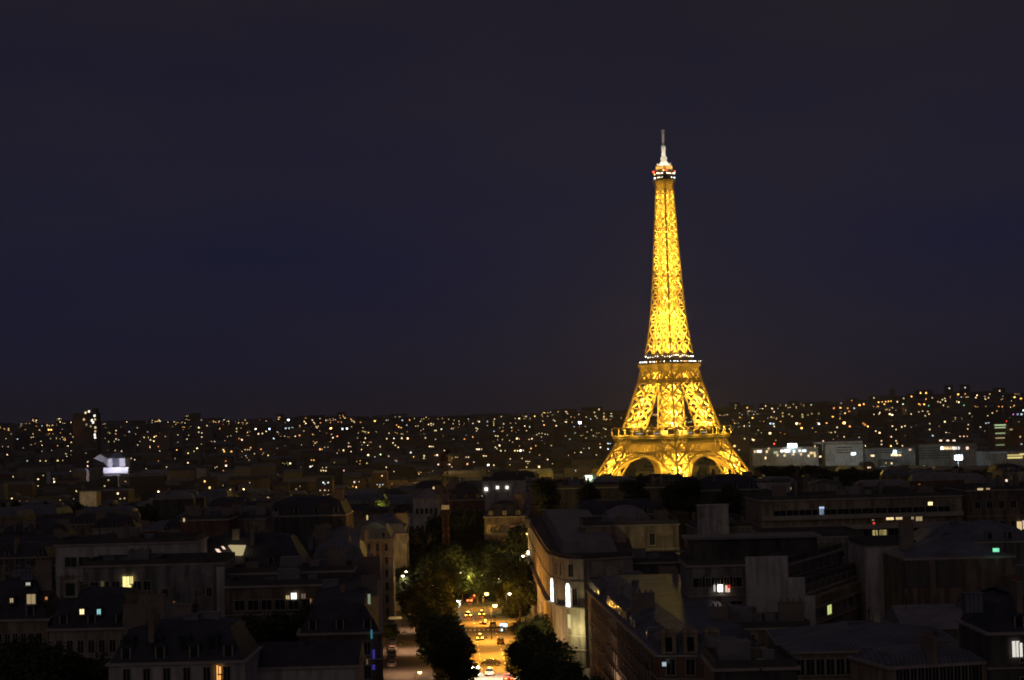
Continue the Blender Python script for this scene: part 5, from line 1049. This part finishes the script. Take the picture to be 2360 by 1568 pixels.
 'D': '''1543 142 a 5 3.4;1587 142 a 5 3.4;1770 105 h 3.6 1.6;1895 100 c 3.6 1.2;1840 153 a 5 2.6;1472 170 a 4 3;1510 192 a 4.4 1.6;1525 186 a 4.4 1.6;1495 195 a 4 1.4;1590 190 a 5 2;1480 232 y 4.4 2.2;1530 228 a 4 1.8;1572 232 a 4.4 2.6;1560 220 a 4 1.6;2168 125 w 4 1.4;2285 175 a 5 3;2335 185 a 5.4 2.2;2160 248 o 4 1.4;2188 250 o 4 1.2;1062 237 a 5 4;1095 230 a 5 2.4;1090 270 a 5 4;1105 274 a 4 2.4;1185 220 a 4 3;1212 215 a 4 2.6;1240 212 a 4 1.8;1268 210 a 4 2;1290 208 a 4 2.4;1310 206 a 4 2;
 1258 230 a 4 3;1332 222 a 4.6 3.4;1360 212 w 4 1.8;835 262 a 5 3.4;860 262 o 6 .8;910 258 a 5 2.6;968 262 a 5 .8;765 250 c 4 1.2;1405 230 n 4 1.8;1608 242 g 4 .6;1885 238 g 4 .8;1990 160 w 4.6 2.4;1980 178 w 4 1.8;1715 195 w 4 1;1735 185 w 4 1;1740 205 w 4 1.6;1700 215 w 4 1;1725 240 w 4 1.2;1845 215 w 4.4 2.4;1830 210 w 4 1;175 257 a 5 1.6;320 245 w 4 1.6;372 265 w 4 1.8;388 290 p 4.6 1.4;
 455 300 y 5 .5;455 325 y 5 .5;480 300 y 5 .45;505 310 y 5 .4;530 305 y 5 .5;530 325 y 5 .4;555 300 y 5 .45;580 305 y 5 .4;610 292 y 6 .5;610 312 y 6 .5;612 330 y 6 .4;655 315 y 5 .25;685 305 y 5 .25;740 305 y 6 .22;218 338 a 5 2.6;850 328 a 5 2.4;1300 308 w 5 3;1320 314 w 5 3.4;1175 310 w 4 1;1222 297 w 4 1.6;1215 307 w 4 1;1510 315 r 4.4 1.6;1632 315 r 4.6 2.4;2275 310 m 4 1.4;2310 310 b 6 .5;2340 310 c 6 .8;
 358 384 c 5 1.2;382 384 c 5 1.2;388 405 w 5 1.2;545 383 p 6 2.4;565 382 w 7 3.4;590 384 o 6 .7;725 378 w 5 3;742 384 h 6 3.4;802 378 a 4.4 2;940 378 a 7 7;605 418 a 6 5;1092 380 o 7 .5;1105 392 o 7 .6;1127 405 a 5 4;1735 368 w 4.6 2.2;1322 403 w 4.4 1.6;1350 430 w 4 1.2;1395 410 w 4 1.4;1420 402 w 4 1.2;355 460 w 7 1.8;885 412 w 5 1.2;870 450 w 4 1;1220 455 w 6 2.4;1190 442 w 4 1.6;1165 425 w 4 1;985 405 o 5 2;225 512 w 6 1.8;215 508 w 4 1.2;1310 560 a 5 3.4;
 1312 487 p 4 1.4;1235 520 w 4 1;1235 548 w 4 1;1350 520 w 4 1.4;1358 540 w 4 1;1400 558 w 4 1.4;388 543 r 5 3;75 560 o 6 3.4;2222 365 r 3.6 1.6;110 590 w 4 .8;262 435 w 4 .6;155 502 w 4 1.2;315 490 w 4 .6;400 515 w 3.4 .5;940 488 w 4 1.2;775 520 p 4 1.4;2060 380 c 5 .6;2080 380 c 5 .6;2068 400 p 4.4 1;2082 488 p 4 1.4;2080 525 a 4 .6;2015 410 w 4 1;1920 392 w 4 .9;1915 425 w 4 1;1875 345 w 4 1;1930 303 w 4 1.2;1640 478 c 4.4 1.2;1615 430 w 4 1.4;1855 484 p 4 1.2;1885 484 p 4 1.2;1912 484 o 4 .8;
 525 697 n 4 1.6;790 685 w 3.6 .5;1130 730 p 4.4 1.6;1145 730 p 4 .9;1048 833 p 5 1.4;1315 697 w 5 1.4;1270 695 w 4 .4;655 973 c 4.4 1.2;2020 908 w 6 1.6;2040 910 w 5 1;2105 905 p 5 .8;1470 308 w 4 1.4;1485 298 w 4 .9;1530 290 w 4 .8;1560 285 p 4 .8;1600 288 w 4 1;1610 308 w 4 1.2;1580 322 w 4 .9;1540 235 a 4 1;1650 210 w 4 1;1680 210 w 4 1;1635 180 w 4 .8;1895 150 o 4 1.2;2055 190 w 4 1.2;2080 180 w 4 1;2090 150 w 4 .7;2050 170 w 4 .5;2110 300 w 4 .8;2075 320 w 4 .8;2145 285 o 4 .7;2355 280 c 5 2;1175 180 w 4 .9;1000 200 o 4 .8;1410 185 w 4 .8;1020 262 c 4 1;980 287 o 4 1.2;680 235 n 4 .8;540 230 w 4 .5;85 240 w 3.4 .5;700 280 w 4 .5''',
}
L_ = []
for z_, txt in RAW.items():
    ox, oy, s_ = Z[z_]
    for t in txt.replace('\n', '').split(';'):
        t = t.split()
        if len(t) < 5: continue
        L_.append(((ox + float(t[0]) / s_) / 4, (oy + float(t[1]) / s_) / 4, t[2], float(t[3]) * .27 if z_ == 'D' else float(t[3]) * .235, float(t[4])))
def depth_of(px, py):
    Y = 760.0
    while Y < 8200:
        p = at(px, py, Y)
        if p.z <= gnd(p.x, Y) + 13: return Y
        Y *= 1.012
    return 8000.0
L2 = sorted([(depth_of(a, b_), a, b_, c, d, e_) for a, b_, c, d, e_ in L_])

PROT = [(a, b_, Y) for Y, a, b_, c, d, e_ in L2] + [(x, 464, 2310) for x in range(748, 1024, 5)] + [(x, 472, 2300) for x in range(100, 130, 4)] + [(x, 503, 1320) for x in range(79, 97, 4)] + [(x, 475 if x < 640 or x > 700 else 473, 1600) for x in range(596, 756, 5)] + [(588, 480, 1140)]
def limit(x0, x1, Y, zt_):
    """lowest roof height that keeps every light behind it in view"""
    a, c = project((x0, Y, zt_))[0] - .8, project((x1, Y, zt_))[0] + .8
    for px_, py_, YY in PROT:
        if a < px_ < c and YY > Y + 6:
            z = at(px_, py_ + 1.8, Y).z
            if z < zt_: zt_ = z
    return zt_
def blocked(px0, px1, Y, d):
    for a, c, YY, dd in NEAR:
        if px1 / K > a - 3 and px0 / K < c + 3 and Y < YY + dd + 4 and Y + d > YY - 4: return True
    if Y < 690 and px1 > 405 and px0 < 545: return True        # avenue corridor
    return False
def pct(px, py): return round(px / 10.24), round(py / 6.80)
TAKEN = set()
def place(px, py):
    a, b_ = pct(px, py); a = max(0, min(99, a)); b_ = max(0, min(99, b_))
    for da, db in ((0, 0), (0, 1), (1, 0), (0, -1), (-1, 0), (1, 1), (2, 0), (0, 2), (-2, 0), (2, 1), (1, 2), (3, 0), (0, 3), (3, 1), (3, 2), (-3, 0), (4, 0), (0, 4)):
        if (a + da, b_ + db) not in TAKEN: a += da; b_ += db; break
    TAKEN.add((a, b_)); return '%d percent across and %d down' % (a, b_)
rows_ = [545, 590, 640, 700, 770, 850, 940, 1040, 1140, 1260, 1400, 1540]
wk = ['cream', 'grey', 'brown', 'dark', 'buff', 'white', 'grey', 'brown', 'dark', 'brick']; wn = {'cream': 'pale', 'white': 'whitish', 'grey': 'grey', 'brown': 'brown', 'dark': 'dark', 'buff': 'buff', 'brick': 'reddish'}
NMID = 0
for Y in rows_:
    x = -Y * .29
    while x < Y * .29:
        wdt = rg.uniform(11, 25) * (1 + Y / 2200); dep = rg.uniform(14, 24); yy = Y + rg.uniform(-12, 12)
        xa, xb = x, x + wdt; x = xb + rg.choice([0.6, .6, 3, 9])
        pa, pb = project((xa, yy, 15))[0], project((xb, yy, 15))[0]
        if pb < -6 or pa > 1030 or blocked(pa, pb, yy, dep): continue
        gz = gnd((xa + xb) / 2, yy); hh = rg.uniform(17, 25) + (4 if rg.random() < .12 else 0); ev = gz + hh
        ev = limit(xa - 3, xb + 3, yy - 3, ev + 3.4) - 3.4
        if ev - gz < 6: continue
        py = project(((xa + xb) / 2, yy, ev))[1]
        if py > 620: continue
        wl = rg.choice(wk); rf = rg.choice(['mansard', 'mansard', 'flat', 'hip']); rm = rg.choice(['zinc', 'slate', 'slate', 'zinc', 'light'])
        ro = R(rg.uniform(-10, 10)); q = Matrix.Rotation(ro, 2); A = Vector((xa, yy))
        poly = [tuple(A + q @ Vector(v)) for v in ((0, 0), (wdt, 0), (wdt, dep), (0, dep))]
        nl = rg.choice([0, 0, 1, 1, 2, 3]) if Y < 900 else rg.choice([0, 1, 1, 2, 2, 3])
        lab = '%s %s block with %s, %s the photo' % (wn[wl], {'mansard': 'mansard-roofed', 'flat': 'flat-roofed', 'hip': 'hip-roofed'}[rf], ['no window lit', 'one lit window', 'two lit windows', 'three lit windows'][nl], place((pa + pb) / 2, py + 4))
        B = building('apartment_block', lab, 'building', poly, gz, ev, wall=wl, roof=rf, rmat=rm, rh=rg.uniform(2, 3.6), ri=1.5, chim=rg.choice([1, 2, 3]) if Y < 900 else rg.choice([0, 1]), bands=Y < 800, seed=int(x * 7 + Y), pots=4 if Y < 800 else 2, group='mid-distance city blocks')
        if Y < 680 and rg.random() < .7: facade(B, 0, 5, max(3, int(wdt / 3.4)), 1.2, 2.0, z0=ev - 11, z1=ev)
        for k in range(nl):
            t = rg.uniform(.08, .92) * wdt; z = ev - rg.choice([3, 6, 3, 9]); s_ = .7 * Y / F
            put_window(B[0], B[1], poly[0], poly[1], t, z, max(1.1, s_ * rg.uniform(.9, 1.6)), max(1.5, s_ * rg.uniform(1, 1.5)), ewin(rg.choice('wwwaypwoh'), rg.choice([.25, .4, .8, 1.3, 2.2])), 'far')
        NMID += 1

FB = []                                                       # groups: [Y, px0, px1, top py, lights]
for Y, a, b_, c, d, e_ in L2:
    for G in FB:
        if G[1] - 3 < a < G[2] + 3 and abs(b_ - G[3]) < 7 and G[0] <= Y < G[0] * 1.30 and len(G[4]) < 9:
            G[1] = min(G[1], a - 3); G[2] = max(G[2], a + 3); G[3] = min(G[3], b_ - 2.2); G[4].append((a, b_, c, d, e_)); break
    else: FB.append([Y, a - 3.4, a + 3.4, b_ - 2.2, [(a, b_, c, d, e_)]])
FW = {'grey': mat('far_grey_wall', (.20, .19, .18)), 'brown': mat('far_brown_wall', (.16, .12, .09)), 'dark': mat('far_dark_wall', (.09, .08, .075)), 'buff': mat('far_buff_wall', (.24, .19, .14)), 'brick': mat('far_brick_wall', (.13, .085, .07)), 'white': mat('far_white_wall', (.34, .32, .30))}
CN = {'w': 'warm', 'a': 'amber', 'o': 'orange', 'y': 'yellow', 'c': 'cool white', 'b': 'blue-white', 'g': 'green', 'r': 'red', 'h': 'white', 'n': 'lime', 'm': 'magenta', 'p': 'pinkish'}
NW_ = ['', 'one', 'two', 'three', 'four', 'five', 'six', 'seven', 'eight', 'nine']
NFAR = 0
EXTRA = []
for Y, p0, p1, pt_, ls_ in FB:
    ex = rg.uniform(.5, 3.0); p0 -= ex; p1 += ex * rg.uniform(.3, 1.6)
    if NFAR >= 285: EXTRA.append((Y, p0, p1, pt_, ls_)); continue
    A = at(p0, pt_, Y); C = at(p1, pt_, Y); zt_ = (A.z + C.z) / 2 + rg.uniform(0, .8) / F * Y; gz = min(gnd(A.x, Y), gnd(C.x, Y)) - 2
    if zt_ - gz < 6: gz = zt_ - 8
    dep = rg.uniform(14, 30); o = empty('distant_building', ((A.x + C.x) / 2, Y, gz)); hwid = (C.x - A.x) / 2
    cs = max(set(q[2] for q in ls_), key=[q[2] for q in ls_].count); n = len(ls_)
    tag(o, 'distant block showing %s %s light%s, %s the photo' % (NW_[n], CN[cs], '' if n == 1 else 's', place((p0 + p1) / 2, pt_ + 2)), 'building', 'distant city buildings')
    b = MB(); b.prism([(-hwid, 0), (hwid, 0), (hwid, dep), (-hwid, dep)], 0, zt_ - gz); b.build('wall', FW[rg.choice(['grey', 'brown', 'dark', 'buff', 'brick', 'brown'])], o)
    b = MB(); b.prism([(-hwid - .3, -.3), (hwid + .3, -.3), (hwid + .3, dep + .3), (-hwid - .3, dep + .3)], zt_ - gz + .003, zt_ - gz + rg.uniform(1, 3), [(-hwid + 2, 2), (hwid - 2, 2), (hwid - 2, dep - 2), (-hwid + 2, dep - 2)] if hwid > 3 else None); b.build('roof', ROOF[rg.choice(['zinc', 'slate'])], o)
    for a, b_, c, d, e_ in ls_:
        p = at(a, b_, Y - .3); s_ = d / F * Y; link('lit_window', wmesh('far', round(s_ * rg.uniform(.9, 1.15), 1), round(s_ * rg.uniform(.8, 1.1), 1), ewin(c, round(e_ * 1.45, 1))), o, (p.x - o.location.x, p.y - Y, p.z - s_ / 2 - gz))
    NFAR += 1
# the rest of the far city: past 300 buildings, so one mass
far_mats = [FW['grey'], FW['brown'], FW['dark'], FW['buff'], ROOF['zinc'], ROOF['slate']] + [ewin(c, s_) for c, s_ in (('w', 1.7), ('w', 4.2), ('a', 3.0), ('o', 1.5), ('y', 1.6), ('c', 1.3), ('w', .7), ('a', 1.0))]
b = MB()
Y = 1640.0
while Y < 8300:
    x = -Y * .30; wmin = 13 + Y * .0045
    while x < Y * .30:
        wd = rg.uniform(.6, 1.8) * wmin; yy = Y + rg.uniform(-.02, .02) * Y; gz = gnd(x + wd / 2, yy); h_ = rg.choice([rg.uniform(9, 17), rg.uniform(14, 22), rg.uniform(18, 28)])
        if rg.random() < .06 and Y > 3000: h_ = rg.uniform(30, 55); wd *= .5
        h_ = limit(x, x + wd, yy, gz + h_ + 3) - 3 - gz
        if h_ > 3:
            b.mat(rg.randrange(4)); b.box(x, yy, gz - 6, x + wd, yy + 16, gz + h_); b.mat(rg.choice([4, 5])); b.prism([(x - .3, yy - .3), (x + wd + .3, yy - .3), (x + wd + .3, yy + 16.3), (x - .3, yy + 16.3)], gz + h_ + .01, gz + h_ + 3, [(x + 2, yy + 4), (x + wd - 2, yy + 4), (x + wd - 2, yy + 12), (x + 2, yy + 12)])
            for k in range(int(rg.choice([0, 1, 3, 4, 6, 9] if Y >= 5000 else [0, 1, 1, 2, 4] if Y > 3600 else [0, 0, 1, 1, 3] if Y > 2300 else [0, 0, 1, 2]) * (1.5 if math.sin(x * .004 + Y * .002) * math.sin(Y * .0013 - x * .002) > -.1 else .6))):
                s_ = rg.uniform(.4, .85) / F * Y; t = x + wd * rg.uniform(.1, .9); z = gz + h_ * rg.uniform(.45, .9); b.mat(6 + rg.choice([0, 0, 0, 1, 2, 2, 3, 4, 5, 6, 6, 6, 6, 7, 7, 7])); b.box(t, yy - .15, z, t + s_, yy - .02, z + s_)
        x += wd + rg.choice([1, 6, 14, 40])
    Y *= 1.045
for Y, p0, p1, pt_, ls_ in EXTRA:
    A = at(p0, pt_, Y); C = at(p1, pt_, Y); b.mat(rg.randrange(4)); b.box(A.x, Y, gnd(A.x, Y) - 8, C.x, Y + 16, A.z)
    for a, b_, c, d, e_ in ls_:
        m = ewin(c, round(e_, 1))
        if m not in far_mats: far_mats.append(m)
        p = at(a, b_, Y - .3); s_ = d / F * Y; b.mat(far_mats.index(m)); b.box(p.x - s_ / 2, Y - .3, p.z - s_ / 2, p.x + s_ / 2, Y - .02, p.z + s_ / 2)
tag(b.build('distant_city', far_mats), 'dark mass of far rooftops with countless tiny lights', None, None, 'stuff')

# ------------------------------------------------------------------ named far buildings
def far_box(name, label, x0, x1, yt, yb, Y, dep, wall, zone='src', roof=True):
    A = at(x0 / 4, yt / 4, Y); C = at(x1 / 4, yt / 4, Y); zt_ = (A.z + C.z) / 2; gz = min(gnd(A.x, Y), gnd(C.x, Y)) - 2
    if yb: gz = min(gz, at(x0 / 4, yb / 4, Y).z)
    o = empty(name, ((A.x + C.x) / 2, Y, gz)); tag(o, label, 'building'); h = (C.x - A.x) / 2
    b = MB(); b.prism([(-h, 0), (h, 0), (h, dep), (-h, dep)], 0, zt_ - gz); b.build('wall', wall, o)
    if roof: b = MB(); b.prism([(-h - .4, -.4), (h + .4, -.4), (h + .4, dep + .4), (-h - .4, dep + .4)], zt_ - gz + .003, zt_ - gz + .8); b.build('roof', ROOF['flat'], o)
    return o, Y, gz, zt_
def fwin(T, sx_, sy_, wx, hx, c, s_, off=.3, name='lit_window'):
    o, Y, gz, _ = T; p = at(sx_ / 4, sy_ / 4, Y - off); w_ = wx / 4 / F * Y; h_ = hx / 4 / F * Y
    link(name, wmesh('far', round(w_, 1), round(h_, 1), ewin(c, s_) if isinstance(c, str) else c), o, (p.x - o.location.x, p.y - Y, p.z - h_ / 2 - gz))
T = far_box('slab_tower', 'tall dark slab tower at far left with a column of white lit windows', 292, 388, 1655, 1840, 3400, 30, WALL['dark'])
b = MB(); b.box(4, 4, 0, 20, 20, 9); b.build('roof_block', WALL['dark'], T[0], (0, 0, T[3] - T[2] + .81))
for x_, y_, s_ in ((1010, 150, 1.6), (1050, 135, 2.4), (990, 230, 1), (1115, 185, 2.4), (1120, 230, 1), (1085, 240, 2.6), (1100, 265, 2.4), (1125, 325, 1.4), (1125, 370, 1), (1118, 410, 2.4), (1122, 442, 2.6), (1020, 290, .4), (1070, 310, .4)): fwin(T, x_ / 2.95, 1600 + y_ / 2.95, 7, 8, 'w' if s_ < 2 else 'h', s_ * .8)
# white floodlit neoclassical hall
M_FLOOD = mat('floodlit_white_stone', (.70, .69, .70), var=.08); Yh = 2300.0
def hp(x, y, off=0): return at((x / 2.95) / 4, (1600 + y / 2.95) / 4, Yh + off)
P0 = hp(1370, 790); hall = empty('floodlit_hall', (P0.x, Yh, P0.z)); tag(hall, 'violet-white floodlit hall with gabled wings at left of the city', 'building')
def hrel(x, y, off=0): return hp(x, y, off) - P0
b = MB(); A = hrel(1268, 690); C = hrel(1475, 690); b.box(A.x, 0, -11, C.x, 30, A.z); b.build('main_block', M_FLOOD, hall)
b = MB(); A = hrel(1238, 795); C = hrel(1530, 795); D_ = hrel(1380, 858).z; b.box(A.x, -9, D_, C.x, -.003, A.z); b.build('portico_base', M_FLOOD, hall); b = MB(); b.box(A.x, -8.5, -40, C.x, 20, D_ - .01); b.build('plinth', FW['dark'], hall)
b = MB()
q = [hrel(1100, 690, 12), hrel(1180, 640, 12), hrel(1270, 690, 12), hrel(1270, 790, 12), hrel(1225, 740, 12)]; b.face(q[::-1]); b.face([v + Vector((0, 14, 0)) for v in q]); 
for i in range(5): j = (i + 1) % 5; b.face([q[i], q[j], q[j] + Vector((0, 14, 0)), q[i] + Vector((0, 14, 0))])
b.build('side_wing', M_FLOOD, hall)
b = MB(); A = hrel(1262, 688); C = hrel(1480, 688); b.prism([(A.x, -1), (C.x, -1), (C.x, 30), (A.x, 30)], A.z + .05, A.z + 9, [(A.x + 12, 8), (C.x - 12, 8), (C.x - 12, 20), (A.x + 12, 20)]); b.build('roof', ROOF['slate'], hall)
for x_ in (1340, 1365, 1392): A = hrel(x_, 740); b = MB(); b.box(-1.6, -.25, -7, 1.6, -.02, 6); b.build('tall_window', ROOF['zinc'], hall, (A.x, 0, A.z))
for x_ in (1290, 1380, 1470): lamp_light('hall_floodlight', hp(x_, 810, -26), 9000, (.80, .78, 1.0), 2)
lamp_light('hall_floodlight', hp(1160, 700, -20), 2500, (.8, .8, 1.0), 2)
# dim buff crescent monument
Yc = 1330.0
cm = far_box('crescent_monument', 'dim buff curved stone building above the row of small lights at left', 318, 386, 1968, 2010, Yc, 14, WALL['buff'], roof=True)
lamp_light('crescent_light', at(84, 494, Yc - 22), 3800, (1, .82, .52), 2)
# white-lit office blocks right of the tower
S = lambda x, y: (2900 + x / 1.973, 1500 + y / 1.973)
Yo = 2300
def ob(name, label, x0, x1, yt, yb, wall, Y=Yo):
    a, c = S(x0, yt), S(x1, yb); return far_box(name, label, a[0], c[0], a[1], c[1] + 30, Y, 30, wall)
T = ob('lit_office_block', 'long office block with bright white window bands right of the tower', 215, 735, 572, 645, WALL['white'])
for x_, y_, wx, c, s_ in ((270, 603, 44, 'h', 1.6), (235, 605, 14, 'w', 1), (330, 605, 16, 'w', 1.2), (345, 582, 18, 'w', .6), (400, 612, 34, 'n', .5), (450, 600, 22, 'h', 2.6), (490, 599, 46, 'h', 4), (545, 603, 20, 'c', 2), (590, 598, 22, 'h', 1.4), (625, 598, 34, 'c', 2), (680, 615, 26, 'w', 1), (705, 617, 20, 'w', .9), (470, 635, 18, 'w', 1), (540, 625, 16, 'w', 1), (600, 625, 16, 'w', .9), (660, 637, 16, 'w', 1.4), (710, 638, 14, 'w', 1.2), (415, 632, 16, 'w', .8), (320, 655, 10, 'w', 2), (710, 562, 9, 'w', 1)):
    sx_, sy_ = S(x_, y_); fwin(T, sx_, sy_, wx / 1.973 * .9, 9, c, s_)
fwin(T, *S(530, 556), 36, 14, 'c', 11, off=4, name='roof_sign')
T = ob('white_box_office', 'plain pale box office with a small bluish lamp, right of bright window bands', 790, 1088, 545, 640, WALL['white'])
b = MB(); hA = at(*[v / 4 for v in S(850, 532)], Yo); b.box(-28, 2, 0, 28, 22, hA.z - T[3]); b.build('roof_block', WALL['white'], T[0], (at(S(890, 540)[0] / 4, 400, Yo).x - T[0].location.x, 0, T[3] - T[2] + .81))
for i in range(3): fwin(T, *S(940, 572 + i * 20), 62, 3.4, M_GLASS, 1, name='window_band')
fwin(T, *S(1014, 621), 17, 9, 'c', 6); fwin(T, *S(753, 644), 7, 6, 'w', 2); fwin(T, *S(770, 560), 3, 40, 'c', .1)
T = ob('dim_blue_office', 'low dim bluish office with white lamp and warm ground lights', 1100, 1500, 578, 645, WALL['grey'])
for i in range(2): fwin(T, *S(1280, 592 + i * 18), 150, 3, M_GLASS, 1, name='window_band')
for x_, y_, wx, c, s_ in ((1340, 600, 11, 'h', 4), (1338, 614, 14, 'c', 4), (1320, 632, 10, 'w', 2), (1350, 632, 14, 'w', 2.4), (1380, 632, 10, 'w', 1.4), (1165, 637, 14, 'w', 1.6), (1460, 590, 10, 'p', .8)): fwin(T, *S(x_, y_), wx, 7, c, s_)
T = ob('blue_glass_office', 'bluish glass office with a row of warm windows behind a dazzling floodlight', 1530, 1985, 545, 690, WALL['grey'])
for i in range(5): fwin(T, *S(1650, 575 + i * 20), 130, 3, M_GLASS, 1, name='window_band')
for x_, wx, c, s_ in ((1712, 10, 'h', 4), (1735, 10, 'w', 1.4), (1755, 10, 'w', 1.4), (1778, 9, 'w', 1.2), (1803, 9, 'h', 1.6), (1822, 8, 'p', 1.4), (1845, 8, 'c', 1), (1912, 10, 'p', 1.4)): fwin(T, *S(x_, 577), wx, 11, c, s_)
for x_ in (1702, 1758, 1808): fwin(T, *S(x_, 517), 11, 6, 'p', 1.6, off=.2)
T = ob('banded_office_tower', 'office tower with six stacked pale-green lit floors near right edge', 2115, 2245, 385, 600, WALL['brown'], 2500)
for i, y_ in enumerate((395, 415, 460, 497, 552)): fwin(T, *S(2172, y_), 46 - i * 3, 4.6, 'n' if i != 3 else 'w', (.7, .55, .4, .4, .25)[i])
T = ob('pink_wall_tower', 'broad reddish tower wall beside the banded office tower', 2248, 2400, 395, 610, WALL['brick'], 2480); fwin(T, *S(2258, 430), 12, 6, 'w', .4); fwin(T, *S(2330, 487), 6, 5, 'w', .8); fwin(T, *S(2340, 545), 6, 5, 'c', .6)
T = ob('low_pale_office', 'low pale building with long yellow-green lit band at right edge', 2030, 2400, 602, 660, WALL['grey'], 2200); fwin(T, *S(2290, 632), 62, 6, 'y', .6); fwin(T, *S(2290, 652), 62, 7, 'y', .8); fwin(T, *S(2350, 625), 24, 6, 'y', .9); fwin(T, *S(2160, 612), 70, 5, 'c', .06)
# the dazzling sports floodlight mast
fl = at(*[v / 4 for v in S(1840, 650)], 2180); o = empty('floodlight_mast', (fl.x, fl.y, fl.z - 26)); tag(o, 'dazzling bluish-white floodlight on a mast at right of the city', 'floodlight')
b = MB(); b.bar((0, 0, 0), (0, 0, 24), .5, .3, 8); b.build('mast', mat('galvanised_mast', (.5, .5, .5)), o); b = MB(); b.box(-3.6, -.6, 23.5, 4.4, .6, 28); b.build('lamp_bank', emis('floodlight_glow', (.72, .88, 1), 40, sample=False), o); b = MB(); b.box(-5.2, .61, 22.8, 6.2, 1.2, 29.2); b.build('housing', M_IRON, o)
lamp_light('floodlight_beam', (fl.x, fl.y - 6, fl.z), 14000, (.62, .85, 1), 3); lamp_light('office_wash', at(*[v / 4 for v in S(1560, 640)], 2230), 12000, (.62, .85, 1), 3)
lamp_light('office_wash', at(*[v / 4 for v in S(930, 655)], 2240), 9000, (.6, .85, 1), 3); lamp_light('office_wash', at(*[v / 4 for v in S(1250, 655)], 2240), 6000, (.5, .8, 1), 3)
# green-white lit sign box left of the tower foot
p = at(2090 / 2.776 / 4 + 400, (1600 + 865 / 2.776) / 4, 1150); o = empty('lit_roof_box', (p.x, p.y, p.z - 8)); tag(o, 'bright green-white lit rooftop glass box just left of the tower', 'roof pavilion'); w_ = 4.6
b = MB(); b.box(-w_ / 2, -.2, 6.6, w_ / 2, 0, 9.4); b.build('lit_face', emis('green_white_glow', (.82, 1, .72), 3.2), o); b = MB(); b.box(-w_ / 2 - .4, .003, -6, w_ / 2 + 3, 5, 9.8); b.build('box', WALL['grey'], o)
lamp_light('roof_box_light', (p.x, p.y - 2.5, p.z), 500, (.7, 1, .6), .6)
# warm street glow on far facades: the lamps of streets whose roadway the roofs hide
for sx_, sy_, Y_, e_, c in ((1660, 1835, 1900, 60000, (1, .45, .12)), (2160, 1850, 1700, 50000, (1, .5, .15)), (1780, 1820, 1950, 40000, (1, .5, .15)), (284, 1712, 3380, 9000, (1, .4, .1)), (2080, 1790, 2100, 40000, (1, .5, .2)), (1000, 1690, 3900, 120000, (1, .5, .2)), (3370, 1610, 5200, 200000, (1, .5, .12)), (3480, 1697, 3000, 90000, (1, .4, .1)), (3550, 1610, 5600, 300000, (1, .5, .1)), (2960, 1705, 3200, 60000, (1, .6, .3)), (600, 1920, 1600, 20000, (1, .5, .2)), (120, 2000, 1300, 14000, (1, .6, .3))):
    lamp_light('street_glow', at(sx_ / 4, sy_ / 4, Y_), e_ * .2, c, 4)
# the night air: one closed box of thin even haze round everything
b = MB(); b.box(-24000, -900, -330, 24000, 22600, 330)
hz = b.build('haze', []); tag(hz, 'thin night haze over the city', None, None, 'stuff')
hm = bpy.data.materials.new('night_haze'); hm.use_nodes = True; t_ = hm.node_tree; t_.nodes.clear()
pv_ = t_.nodes.new('ShaderNodeVolumePrincipled'); ho = t_.nodes.new('ShaderNodeOutputMaterial'); t_.links.new(pv_.outputs[0], ho.inputs['Volume'])
pv_.inputs['Color'].default_value = (.92, .88, .84, 1); pv_.inputs['Density'].default_value = 3.6e-5; pv_.inputs['Anisotropy'].default_value = .35
hz.data.materials.append(hm)
print('mid', NMID, 'far', NFAR, 'extra', len(EXTRA), 'objects', len(col.objects))
